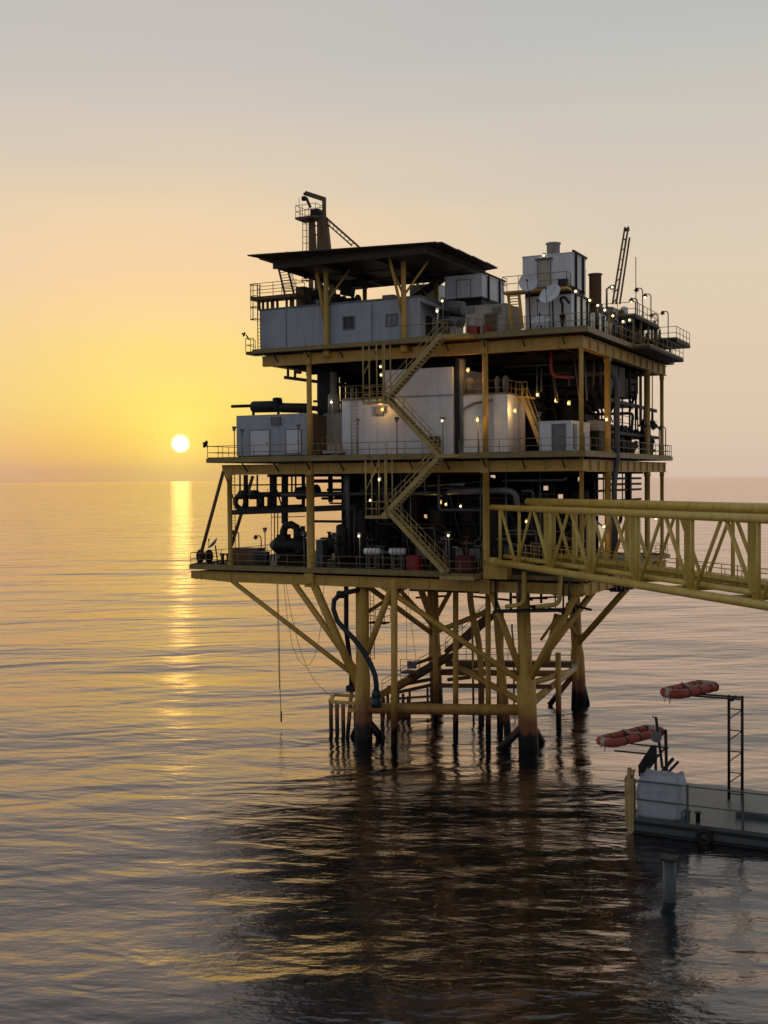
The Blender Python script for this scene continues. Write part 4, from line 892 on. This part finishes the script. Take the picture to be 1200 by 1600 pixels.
# small deck items of the lowest deck
x0,_ = xz(362,870,1); x1,z1 = xz(403,858.5,1); o = thing('deck_box', 'long dark storage box standing by the left column of the lowest deck', 'box', ((x0+x1)/2,1.6,ZL)); MB().box(x0,1,ZL+.1,x1,2.2,z1).build('body', BRN, o); MB().box(x0-.05,.95,z1,x1+.05,2.25,z1+.08).build('lid', BRN, o); MB().box(x0+.1,1.1,ZL,x1-.1,2.1,ZL+.1).build('skid', BLK, o)
x0,_ = xz(396,870,.6); x1,z1 = xz(418,863,.6); o = thing('deck_box', 'short dark box with a grey lid beside the long dark storage box', 'box', ((x0+x1)/2,1,ZL)); MB().box(x0,.5,ZL+.1,x1,.95,z1).build('body', DRK, o); MB().box(x0-.04,.46,z1,x1+.04,.99,z1+.06).build('lid', GRY, o); MB().box(x0+.1,.6,ZL,x1-.1,.9,ZL+.1).build('skid', BLK, o)
q = fy(320,872,.8); o = thing('mooring_winch', 'dark mooring winch at the left tip of the lowest deck under the dish', 'winch', (q.x,.8,ZL)); MB().lathe((q.x-.5,.8,ZL+.75),(1,0,0),[(0,.6),(.08,.6),(.09,.35),(.9,.35),(.91,.6),(1,.6)],14).build('drum', BLK, o); MB().box(q.x-.7,.3,ZL,q.x+.7,1.3,ZL+.18).box(q.x-.66,.7,ZL+.18,q.x-.54,.9,ZL+.8).box(q.x+.54,.7,ZL+.18,q.x+.66,.9,ZL+.8).build('base', DRK, o)
q = fy(352,868,2); o = thing('bollard', 'dark double bollard on the deck right of the mooring winch', 'bollard', (q.x,2,ZL)); MB().lathe((q.x-.3,2,ZL+.1),UP,[(0,.16),(.7,.16),(.72,.24),(.82,.24)],10).build('post', BLK, o); MB().lathe((q.x+.3,2,ZL+.1),UP,[(0,.16),(.7,.16),(.72,.24),(.82,.24)],10).build('post', BLK, o); MB().box(q.x-.6,1.7,ZL,q.x+.6,2.3,ZL+.1).build('base', BLK, o)
for k, (pa, pb, lab) in enumerate((((569,861.5),(594.5,861.5),'white life raft canister on a stand, nearer the lamp post with a lit head'), ((608,861.5),(633.7,861.5),'white life raft canister on a stand, nearer the red box'))):
    a, b = fy(*pa,.1), fy(*pb,.1); o = thing('raft_canister', lab, 'life raft', ((a.x+b.x)/2,.1,ZL), 'life raft canisters'); MB().vessel(a,b,.27).build('canister', WH2, o)
    for t in (.3,.52,.75): c = a.lerp(b,t); MB().lathe(c-V((.03,0,0)),(1,0,0),[(0,.285),(.06,.285)],16).build('strap', GRY, o)
    mb = MB()
    for t in (.22,.8):
        c = a.lerp(b,t)
        for y in (-.22,.22): mb.beam((c.x,c.y+y,ZL),(c.x,c.y+y,a.z-.2),.07)
        mb.beam((c.x,c.y-.25,a.z-.24),(c.x,c.y+.25,a.z-.24),.07)
    for z in (ZL+.25,a.z-.24): mb.beam((a.lerp(b,.22).x,a.y-.22,z),(a.lerp(b,.8).x,a.y-.22,z),.06)
    mb.build('stand', GRY, o)
def locker(pa, pb, y, lab, m):
    a, b = fy(*pa,y), fy(*pb,y); o = thing('locker', lab, 'locker', ((a.x+b.x)/2,y+.4,ZL)); MB().box(a.x,y,ZL+.06,b.x,y+.8,b.z).build('body', m, o); MB().box(a.x-.04,y-.04,b.z,b.x+.04,y+.84,b.z+.06).build('lid', m, o); MB().box(a.x+.1,y+.1,ZL,b.x-.1,y+.7,ZL+.06).build('skid', BLK, o)
locker((635,886),(653.5,869.5),.2,'bright red box on the lowest deck right of the two white canisters',RED)
locker((711,890),(735,870),.6,'dull dark red box on the lowest deck by the foot of the stairs',paint('dull_red',(.16,.03,.025),.6))
locker((712,870),(724,858),2.2,'grey cabinet behind the dull dark red box on the lowest deck',GRY)
locker((494,890),(504,845),2.6,'tall grey switch cabinet just right of the left column on the lowest deck',PIP)

# ================================================================== LAMPS
def lamp_proto(kind, bulb, bname):
    o = thing(kind, 'x', 'lamp', (0,0,0)); OFF[o.name] = V((0,0,0))
    return o
PROTO = {}
def lamp(kind, pos, lab, bulb=LW, h=2.0, group=None, rot=0, power=0, pcol=(1,.5,.12)):
    key = (kind, bulb.name, round(h,1))
    names = {'post':'lamp_post','goose':'lamp_post','flood':'floodlight','bulk':'bulkhead_lamp'}
    cats = {'post':'lamp post','goose':'lamp post','flood':'floodlight','bulk':'wall lamp'}
    o = None
    if key in PROTO: o = copy_tree(PROTO[key], V(pos)); o['label'] = lab
    else:
        o = thing(names[kind], lab, cats[kind], (0,0,0)); OFF[o.name] = V((0,0,0))
        if kind == 'post':
            MB().tube((0,0,0),(0,0,h),.045,n=6).box(-.1,-.1,0,.1,.1,.03).build('pole', GRY, o); MB().lathe((0,0,h),UP,[(0,.06),(.12,.12),(.34,.2),(.4,.2),(.42,.05)],10).build('lamp_head', GRY, o); MB().ball((0,-.14,h+.12),.095).build('bulb', bulb, o)
        elif kind == 'goose':
            MB().path([(0,0,0),(0,0,h),(-.12,-.05,h+.2),(-.45,-.1,h+.2)],.05,6,.15).build('pole', GRY, o); MB().lathe((-.5,-.1,h-.02),UP,[(0,.22),(.05,.22),(.25,.08),(.3,.04)],10).build('lamp_head', BLK, o); MB().ball((-.5,-.1,h-.06),.1).build('bulb', bulb, o)
        elif kind == 'flood':
            MB().tube((0,.12,-.3),(0,.12,.1),.03,n=5).box(-.2,0,-.05,.2,.16,.3).build('bracket', BLK, o); MB().ball((0,-.08,.12),.09).build('bulb', bulb, o)
        else:
            MB().box(-.12,.0,-.16,.12,.1,.2).build('housing', GRY, o); MB().ball((0,-.08,0),.085).build('bulb', bulb, o)
        o.location = pos; PROTO[key] = o
    o['group'] = group or {'post':'pole lamps on the decks','goose':'gooseneck lamp posts','flood':'floodlights on the platform','bulk':'small wall lamps'}[kind]
    if power:
        l = bpy.data.lights.new('lamp_light','POINT'); l.energy = power; l.color = pcol; l.shadow_soft_size = .15
        lo = bpy.data.objects.new('lamp_light', l); COL.objects.link(lo); lo.parent = o; lo.location = (0,-.45,h+.1 if kind in ('post','goose') else .0)
    return o
def lp(kind, px, py, y, lab, bulb=LW, zf=None, **k):
    p = fy(px,py,y)
    if kind in ('post','goose') and zf is not None:
        h = max(.5, p.z-zf-.1); k['h'] = h; p = V((p.x,p.y,zf))
    return lamp(kind, p, lab, bulb, **k)
def lx(kind, px, py, x, lab, bulb=LW, zf=None, **k):
    p = fx(px,py,x)
    if kind in ('post','goose') and zf is not None:
        h = max(.5, p.z-zf-.1); k['h'] = h; p = V((p.x,p.y,zf))
    return lamp(kind, p, lab, bulb, **k)
# lit ones
lp('post',684,487,-.6,'lit pole lamp left of the stair head on the top deck',zf=ZT,power=8,pcol=(1,.9,.7)); lp('post',692,471,.8,'lit pole lamp standing tallest behind the stair head',zf=ZT)
lp('bulk',850,399.5,.98,'small lit lamp above the cream door of the chimney unit'); lx('flood',900,458,.1,'brightest lit floodlight at the front right corner of the chimney unit',power=10,pcol=(1,.85,.6))
lx('flood',922,472,.3,'lit floodlight with a reddish glow right of the chimney unit',LY); lx('flood',934.5,480,.3,'lit floodlight between the reddish and the starry one above the right railing'); lx('flood',945.5,487,.3,'starry lit floodlight third from the chimney unit along the right side')
lx('flood',958,496,.3,'yellow lit floodlight at the foot of the raised crane boom',LY); lx('flood',974,505,.75,'lit floodlight under the roof of the dark equipment house, left of a pair'); lx('flood',984,502.5,.75,'lit floodlight under the roof of the dark equipment house, right of a pair'); lx('flood',957,451,-1.0,'lit lamp on the arm beside the raised crane boom')
lp('bulk',595,573,-1.0,'upper lit lamp on the hanger frame over the top stair landing'); lp('bulk',596,586,-.9,'lower lit lamp on the hanger frame over the top stair landing',LY); lp('bulk',598,640,-.2,'orange lit lamp on the big white building under the stair',LO,power=26)
lp('post',519,629,-.2,'lit lamp in front of the round vent pipe left of the white building',zf=ZM,power=5,pcol=(1,.85,.55)); lp('post',692,658,-.8,'lit pole lamp right of the stairs before the white building',zf=ZM); lp('post',747,657,-.7,'yellow lit pole lamp just left of the middle column',LY,zf=ZM,power=24,pcol=(1,.6,.15))
lp('bulk',731.5,578.5,.3,'orange lit lamp under the top deck beside the grey duct',LO,power=16); lp('bulk',805,642,1.1,'orange lit lamp by the foot of the inner stair',LO,power=22,pcol=(1,.6,.25)); lp('bulk',840,617,2.5,'warm lit lamp alone in the dark right of the inner stair',LY,power=8)
lp('bulk',869,626,4,'dim amber lamp nearest the right of the lone warm lamp',LO,power=6); lp('bulk',889,630,4,'amber lamp nearest the right front column in the dark',LO,power=6); lx('bulk',948,655.5,.3,'amber lit lamp on the column behind the white cabin',LY,power=14,pcol=(1,.5,.1)); lx('bulk',967.5,658,.7,'red orange lit lamp right of the big drain pipe',LR,power=12,pcol=(1,.25,.05))
lp('bulk',593,749,YS,'lit lamp on the hanger frame over the lower stair landing',power=5,pcol=(1,.85,.5)); lp('bulk',579,782,YS+.9,'small lit lamp on the rail of the lower stair landing'); lp('post',562,838,-.1,'lit pole lamp left of the white canisters on the lowest deck',zf=ZL,power=5,pcol=(1,.85,.6)); lp('post',701.5,837,-.5,'pole lamp at the foot of the lowest stair',zf=ZL)
lp('bulk',688,785,3,'orange lit lamp deep in the dark of the lowest deck',LO,power=5); lp('bulk',697,788,5,'white lit lamp deep in the dark of the lowest deck'); lp('bulk',720,791,5,'wide white lit lamp below the pipes of the lowest deck')
lp('bulk',823,815,1.5,'yellow lit lamp seen through the left bay of the bridge',LY,power=6); lp('bulk',910,819,4,'bright lamp seen through the middle of the bridge',power=6,pcol=(1,.85,.5)); lp('bulk',944,823,6,'amber lamp seen through the bridge right of its middle',LY,power=14,pcol=(1,.5,.1)); lx('bulk',1025,811,.2,'lamp seen through the right bay of the bridge',LY)
# unlit ones
for px, py, zf, lab in ((366,672,ZM,'pale topped pole lamp at the left end of the middle deck'),(559,660,ZM,'unlit pole lamp before the ladder of the white building'),(620,658,ZM,'unlit pole lamp right of the orange lit lamp'),(378,676,ZM,'unlit pole lamp before the left door of the generator container'),(466,670,ZM,'unlit pole lamp before the right door of the generator container'),
        (414,830,ZL,'taller unlit pole lamp against the water left of the arched pump'),(475,838,ZL,'unlit pole lamp just left of the left column on the lowest deck'),(842,652,ZM,'unlit pole lamp at the left edge of the low white cabin')): lp('post',px,py,-.75 if zf == ZM else .3,lab,OFFB,zf=zf)
for px, py, lab in ((404,839,'unlit gooseneck lamp beside the taller pole lamp left of the arched pump'),(369,832,'unlit gooseneck lamp near the ladder at the left end')): lp('goose',px+4,py,1.5,lab,OFFB,zf=ZL)
for px, py, zf, bulb, lab in ((1004,452,34.4,OFFB,'tallest gooseneck lamp on the equipment house roof'),(1017,461,34.4,LW,'lit gooseneck lamp on the equipment house roof beside the tallest one'),(996,468,34.4,LW,'shortest gooseneck lamp on the equipment house roof'),(1027,492,33.3,OFFB,'gooseneck lamp on the dark lookout platform'),(1044,488,33.3,OFFB,'gooseneck lamp at the far end of the lookout platform'),(1032,546,ZT,OFFB,'gooseneck lamp under the lookout platform by the right railing'),
        (1016,666,ZM,OFFB,'gooseneck lamp at the second right column of the middle deck'),(1030,668,ZM,OFFB,'gooseneck lamp between the last two right columns of the middle deck'),(1040,669,ZM,OFFB,'gooseneck lamp outermost on the right of the middle deck')): lx('goose',px,py,.55,lab,bulb,zf=zf)

# ================================================================== FOOTBRIDGE
BR = thing('footbridge', 'yellow tubular truss footbridge running from the platform toward the lower right', 'bridge', (-6.5,-1.1,14.6))
bd = V((.6868,-.7269,.0)); bp = V((.7269,.6868,0)); n0 = V((-6.55,-1.1,14.72)); HB_ = 4.1; BW = 4.4; LB = 60
up = V((0,0,HB_)); rise = .004
def bpnt(t, side, top): return n0 + bd*t + V((0,0,t*rise)) + bp*(BW*side) + (up if top else V((0,0,0)))
bays = [1.35+5.8*k for k in range(11)]
for side in (0,1):
    for top in (0,1): MB().tube(bpnt(-.2,side,top), bpnt(LB,side,top), .235 if not top else .22, n=14).build('chord', BRI, BR)
    for t in ([1.35,4.9]+[10.1+5.8*k for k in range(9)] if side == 0 else [1.35,7.2,13,18.8,24.6,30.4]): MB().tube(bpnt(t,side,0), bpnt(t,side,1), .115, n=10).build('vertical', BRI, BR)
    for t in bays[:-1]:
        MB().tube(bpnt(t+.2,side,1), bpnt(t+2.85,side,0), .115, n=10).build('diagonal', BRI, BR); MB().tube(bpnt(t+3.1,side,0), bpnt(t+5.7,side,1), .10, n=10).build('diagonal', BRI, BR)
for t in bays: MB().beam(bpnt(t,0,0), bpnt(t,1,0), .25, .3).build('crossbeam', BRI, BR); MB().beam(bpnt(t,0,1), bpnt(t,1,1), .2, .22).build('crossbeam', BRI, BR)
mb = MB(); a, b = bpnt(0,.5,0), bpnt(LB,.5,0); mb.beam(a+UP*.2, b+UP*.2, 1.7, .08); mb.build('walkway', GRT, BR)
rail([bpnt(0,.3,0)+UP*.25, bpnt(LB,.3,0)+UP*.25],parent=BR,sp=1.5,m=BRI,toe=False); rail([bpnt(0,.7,0)+UP*.25, bpnt(LB,.7,0)+UP*.25],parent=BR,sp=1.5,m=BRI,toe=False)
for s_, t0, r_, z_ in ((.52,1.2,.26,.42),(.9,7.5,.2,.44)): MB().tube(bpnt(t0,s_,1)+UP*z_, bpnt(LB,s_,1)+UP*z_, r_, n=12).build('roof_pipe', BRI, BR)
for s_, t0, r_ in ((.12,1,.16),(.88,2,.2),(.8,4,.12)): MB().tube(bpnt(t0,s_,0)+UP*.45, bpnt(LB,s_,0)+UP*.45, r_, n=10).build('service_pipe', BRI, BR)
MB().tube(bpnt(-.6,0,0), bpnt(.9,0,0), .33, n=14).build('bearing', BRI, BR); MB().box(n0.x-.7,n0.y-.3,n0.z-1.3,n0.x+1.2,n0.y+.7,n0.z-.26).build('bearing_seat', YEL, BR)
for t in (5.45,12.1,18.0,24,30): MB().beam(bpnt(t,.45,0)+UP*.1, bpnt(t,.45,1), .6, .45).build('portal_post', BRI, BR)
for t in (6.6,14.2): MB().beam(bpnt(t,.8,0)+UP*.1, bpnt(t,.8,1), .4, .3).build('portal_post', BRI, BR)

# ================================================================== HOSE AND ROPES
H = thing('fill_hose', 'thick dark blue rubber hose draped from the lowest deck to a fender frame', 'hose', (*fy(588,1095,-1.4).xy, 2.2)); T = lambda px,py,y=-1.4: fy(px,py,y)
pts = [T(566,921,.6),T(545,925,-.6),T(531,929),T(522,938),T(521,952),T(527,970),T(540,985),T(553,998),T(568,1018),T(579,1037),T(586,1055),T(588,1070),T(588,1085)]
MB().path(pts,.21,12).build('hose', HOS, H); MB().lathe(T(588,1105),UP,[(0,.42),(.5,.42),(.55,.36),(.9,.36),(.95,.4),(1.2,.34),(1.4,.24)],16).build('coupling', HOS, H); MB().lathe(T(532,929)-V((.25,0,0)),(1,0,0),[(0,.3),(.5,.3)],12).build('flange', BLK, H)
P('pipe', MB().path([fy(541,912,1),fy(541,985,1),fy(549,1050,1),fy(549,1075,1)],.2,10), DRK); P('valve', MB().box(fy(549,1077,1).x-.35,.7,fy(549,1080,1).z,fy(549,1077,1).x+.35,1.3,fy(549,1071,1).z), DRK); P('pipe', MB().path([fy(549,1080,1),fy(548,1092,.8),fz(541,1155,0)-UP],.17,10), JAC)
def rope(pts, y, lab, r=.022, tip=False):
    q = [fy(a,b,y) for a, b in pts]; o = thing('rope', lab, 'rope', q[0]); MB().path(q,r,5).build('line', ROP, o)
    if tip: MB().path([q[-1]+UP*.9,q[-1]],.07,6).build('weight', BLK, o)
def cat(a, b, sag, n=14): return [(a[0]+(b[0]-a[0])*t/n, a[1]+(b[1]-a[1])*t/n+sag*4*(t/n)*(1-t/n)) for t in range(n+1)]
rope([(434,908),(436.5,1010),(437.5,1075),(439.5,1128)],.3,'straight weighted rope hanging lowest from the left end of the lowest deck',.03,True)
rope([(432.5,908),(434.5,1000),(436.5,1077)],.2,'straight rope ending just short of the weighted rope beside it',.022)
rope([(443,908),(449,965),(457,1010),(467,1032),(477,1041),(484,1038),(492,1025),(498,1000),(502,975),(505,930),(506,914)],.3,'slack rope hanging in a loop below the lowest deck',.02)
rope([(446,908),(455,960),(466,1005),(478,1040),(493,1066),(510,1082),(522,1089)],.1,'curved rope running from the deck down to the fender frame',.02)
rope([(635,914),(635.5,1030)],9,'thin vertical rope hanging to the small landing board',.02); rope([(637,914),(642,970),(650,1031)],9,'slanting thin rope right of the vertical one above the landing',.02)

# ================================================================== SUPPLY BOAT CORNER AT THE RIGHT
yv = -15.7; xl = fy(988,1300,yv).x
SV = thing('supply_barge', 'grey steel barge deck with a yellow fence frame at its corner, floating at the right', 'barge', (xl+9,yv+5,0))
MB().hexa([(xl,yv,-1),(xl+22,yv,-1),(xl+22,yv+9,-1),(xl,yv+9,-1),(xl,yv,.95),(xl+22,yv,.95),(xl+22,yv+9,.95),(xl,yv+9,.95)]).build('hull', HUL, SV)
MB().box(xl-.06,yv-.08,.55,xl+22,yv-.003,.72).box(xl-.06,yv-.08,.05,xl+22,yv-.003,.16).build('rubbing_strake', DRK, SV)
for x in (xl+4.2,xl+8.4,xl+12.6,xl+16.8):
    t_ = MB(); N_ = 20; rs = []
    for i in range(N_+1):
        a = 2*math.pi*i/N_; c_ = V((x+.36*math.cos(a),yv-.20,.35+.36*math.sin(a))); rd = V((math.cos(a),0,math.sin(a))); rs.append([c_+(rd*math.cos(2*math.pi*k/8)+V((0,1,0))*math.sin(2*math.pi*k/8))*.13 for k in range(8)])
    t_.rings(rs, caps=False); t_.build('tyre_fender', BLK, SV)
for x in (xl+3.4,xl+10.2):
    for dx in (-.3,.3): MB().lathe((x+dx,yv+.6,.95),UP,[(0,.13),(.5,.13),(.52,.2),(.6,.2)],10).build('bollard', DRK, SV)
MB().box(xl+5.5,yv+2.5,.95,xl+7.5,yv+4.2,1.25).box(xl+5.7,yv+2.7,1.25,xl+7.3,yv+4.0,1.31).build('hatch', HUL, SV)
MB().box(xl+12,yv+2,.95,xl+20,yv+7.5,3.6).box(xl+11.8,yv+1.8,3.6,xl+20.2,yv+7.7,3.75).build('deckhouse', CRM, SV)
for x in (xl+13,xl+15.2,xl+17.4): MB().box(x,yv+1.95,2.2,x+1.2,yv+1.997,3.0).build('window', GLS, SV)
mb = MB()
for x in (xl+.1,xl+3.2,xl+6.3,xl+9.4): mb.beam((x,yv+.1,.95),(x,yv+.1,3.2),.12)
for z in (2.0,3.1): mb.beam((xl+.1,yv+.1,z),(xl+12,yv+.1,z),.07)
mb.build('railing', HUL, SV)
mb = MB(); T = lambda px,py,y=yv: fy(px,py,y)
mb.beam(T(984.5,1298),T(983.5,1200),.28,.2); mb.beam(T(979.5,1294,yv+.1),T(977.5,1215,yv+.1),.12); mb.path([T(977.5,1218),T(979,1213),T(984,1211)],.08,6); mb.path([T(988,1217),T(991,1202),T(985,1206)],.08,6); mb.beam(T(988,1300),T(988,1216),.2)
for py in (1235,1262,1288): mb.beam(T(979,py),T(988,py+2),.08)
mb.build('fence_frame', STA, SV)
a = T(999,1205,yv+2); b = T(1022,1167,yv+2.6)
mb = MB().hexa([T(998,1213,yv+2),T(1004,1216,yv+2),T(1023,1192,yv+3),T(1018,1192,yv+3.2),T(997,1196,yv+2),T(1003,1199,yv+2),T(1023,1164,yv+3),T(1018,1164,yv+3.2)]); mb.build('gangway_panel', DRK, SV)
mb = MB(); mb.beam(T(1025,1121,yv+2),T(1035,1200,yv+2),.14); mb.beam(T(1019,1120,yv+2),T(1026,1121,yv+2),.06); mb.beam(T(1024,1165,yv+2),T(1025,1215,yv+2),.14); mb.beam(T(1042,1165,yv+2),T(1002,1214,yv+1.8),.1); mb.beam(T(1052,1185,yv+2),T(1024,1218,yv+2),.2); mb.beam(T(1060,1190,yv+2),T(1030,1222,yv+2),.16); mb.beam(T(960,1173,yv+1.6),T(1012,1178,yv+1.8),.09); mb.beam(T(985,1162,yv+1.8),T(1045,1169,yv+2),.08); mb.beam(T(1040,1140,yv+2.2),T(1042,1230,yv+2.2),.16); mb.beam(T(1012,1178,yv+1.8),T(1034,1180,yv+2),.09)
mb.build('davit', DRK, SV)
MB().lathe(T(1025,1151,yv+1.9),(.3,-1,0),[(0,.33),(.12,.33)],16).build('disc_plate', GRY, SV)
def bag(x0, x1, y0, y1, z0, z1, lab, seed):
    r_ = random.Random(seed); o = thing('bulk_bag', lab, 'bulk bag', ((x0+x1)/2,(y0+y1)/2,z0), 'white bulk bags on the barge'); n = 10; mb = MB(); cx_, cy_ = (x0+x1)/2, (y0+y1)/2
    rs = []
    for j in range(17):
        t = j/16; z = z0+(z1-z0)*t; bul = 1+.06*math.sin(t*math.pi)-(.16 if j == 16 else .05 if j == 15 else 0); ring = []
        for k in range(56):
            a = 2*math.pi*k/56; c, s_ = math.cos(a), math.sin(a); e = .32
            u_ = math.copysign(abs(c)**e, c); v_ = math.copysign(abs(s_)**e, s_); jit = 1+.07*noise.noise(V((c*3.1+seed, s_*3.1, z*1.1)))+.05*noise.noise(V((c*7+seed, s_*7, z*3.5)))
            ring.append(V((cx_+(x1-x0)/2*u_*bul*jit, cy_+(y1-y0)/2*v_*bul*jit, z+(.30*noise.noise(V((c*2.2, s_*2.2, seed))) if j > 14 else 0))))
        rs.append(ring)
    mb.rings(rs); mb.build('sack', BAG, o)
    for u_, v_ in ((-.8,-.8),(.8,-.8),(.8,.8),(-.8,.8)): x, y = cx_+(x1-x0)/2*u_, cy_+(y1-y0)/2*v_; MB().path([(x-.12,y,z1-.2),(x-.1,y,z1+.12),(x+.1,y,z1+.14),(x+.12,y,z1-.2)],.03,5,.1).build('lifting_loop', BAG, o)
bag(xl+.25,xl+2.75,yv+.25,yv+2.0,.95,3.35,'bulging white bulk bag at the corner of the grey barge beside the yellow fence frame',1)
def lifefloat(c, ax, Ln, Wd, r, lab, dk):
    c = V(c); ax = V(ax).normalized(); s_ = ax.cross(UP).normalized(); n_ = s_.cross(ax); pts = []
    cr = Wd/2*.75
    for sx, sy, a0 in ((1,1,0),(-1,1,90),(-1,-1,180),(1,-1,270)):
        for k in range(6):
            a = math.radians(a0+18*k); pts.append(c+ax*(sx*(Ln/2-cr)+cr*math.cos(a))+s_*(sy*(Wd/2-cr)+cr*math.sin(a)))
    o = thing('life_float', lab, 'life float', c-n_*r, 'orange life floats'); mb = MB(); N = len(pts); rs = []
    for i in range(N+1):
        p = pts[i % N]; d = (pts[(i+1) % N]-pts[(i-1) % N]).normalized(); a, b = frame(d); rs.append([p+(a*math.cos(2*math.pi*k/14)+b*math.sin(2*math.pi*k/14))*r for k in range(14)])
    mb.rings(rs, caps=False); mb.build('float_ring', ORA, o)
    for side in (-1,1):
        for t in (-.28,-.02,.26,.42):
            p = c+ax*(Ln*t)+s_*(side*Wd/2); w_ = .06; MB().lathe(p-ax*w_, ax, [(0,r*1.05),(w_*2,r*1.05)], 14).build('strap', BLK, o)
    for t in (-.5,.5):
        sgn = 1 if t > 0 else -1
        q_ = [c+ax*sgn*(Ln/2-cr+cr*math.cos(math.radians(g)))+s_*(cr+(Wd/2-cr))*math.sin(math.radians(g)) for g in range(-50,51,20)]; MB().path(q_,r*1.04,14).build('end_cover', CRM, o)
    w_ = MB(); w_.path([c-s_*Wd*.62+n_*r*.2, c-s_*Wd*.5+n_*r*1.15, c+n_*r*.6, c+s_*Wd*.5+n_*r*1.15, c+s_*Wd*.62], .07, 6); w_.build('web_strap', CRM, o)
    rp = MB()
    for k in range(7): p = c+ax*Ln*(-.45+.14*k)-s_*Wd*.55; rp.path([p-n_*r*.6,p+ax*.2-n_*(r+.25+.1*dk),p+ax*.4-n_*r*.6],.018,4)
    rp.path([c-ax*Ln*.49-n_*r*.5,c-ax*Ln*.5-n_*r*2.2],.03,5); rp.build('grab_line', ROP, o)
zA = fy(985,1155,yv+1.2).z; A = fz(944,1160,zA); B = fz(1026,1140,zA)
lifefloat((A+B)/2, B-A, (B-A).length*.98, 1.15, .25, 'long orange life float held out over the water beside the barge davit', 0)
c2 = fz(1078,1077,fy(1034,1080,yv+4).z); lifefloat(c2, (B-A), 4.2, 1.2, .28, 'orange life float cut by the right side of the view above the barge', 1)
mb = MB(); o = thing('davit_post', 'dark steel davit ladder frame carrying the upper orange life float', 'davit', (c2.x+1.2,c2.y+.8,.95))
px_, py_, zt_ = c2.x+2.2, c2.y+.9, c2.z-.34
for dx in (0,.8): MB().tube((px_+dx,py_,.95),(px_+dx,py_,zt_),.09,n=10).build('post', DRK, o)
mb = MB()
for k in range(9): z = 1.3+k*(zt_-1.5)/9; mb.beam((px_,py_,z),(px_+.8,py_,z+((zt_-1.5)/9 if k % 2 else 0)),.06)
mb.build('bracing', DRK, o)
for dy in (-1.3,-.6): MB().beam((c2.x-1.6,py_+dy,zt_+.02),(px_+.9,py_+dy,zt_+.02),.1).build('arm', DRK, o)
MB().beam((px_+.4,py_-1.4,zt_-.07),(px_+.4,py_+.1,zt_-.07),.14,.12).build('crosshead', DRK, o)
q = fz(1046,1408,0); o = thing('fender_pile', 'blue grey steel fender pile standing in the water below the barge', 'pile', (q.x,q.y,0)); MB().lathe((q.x,q.y,-2),UP,[(0,.32),(4.1,.32)],18).build('pile', HUL, o)
MB().box(q.x-.4,q.y-.4,2.1,q.x+.4,q.y+.4,2.2).build('cap', DRK, o)

S.cycles.use_denoising = True
S.cycles.max_bounces = 6; S.cycles.diffuse_bounces = 3; S.cycles.glossy_bounces = 4
S.cycles.sample_clamp_indirect = 4
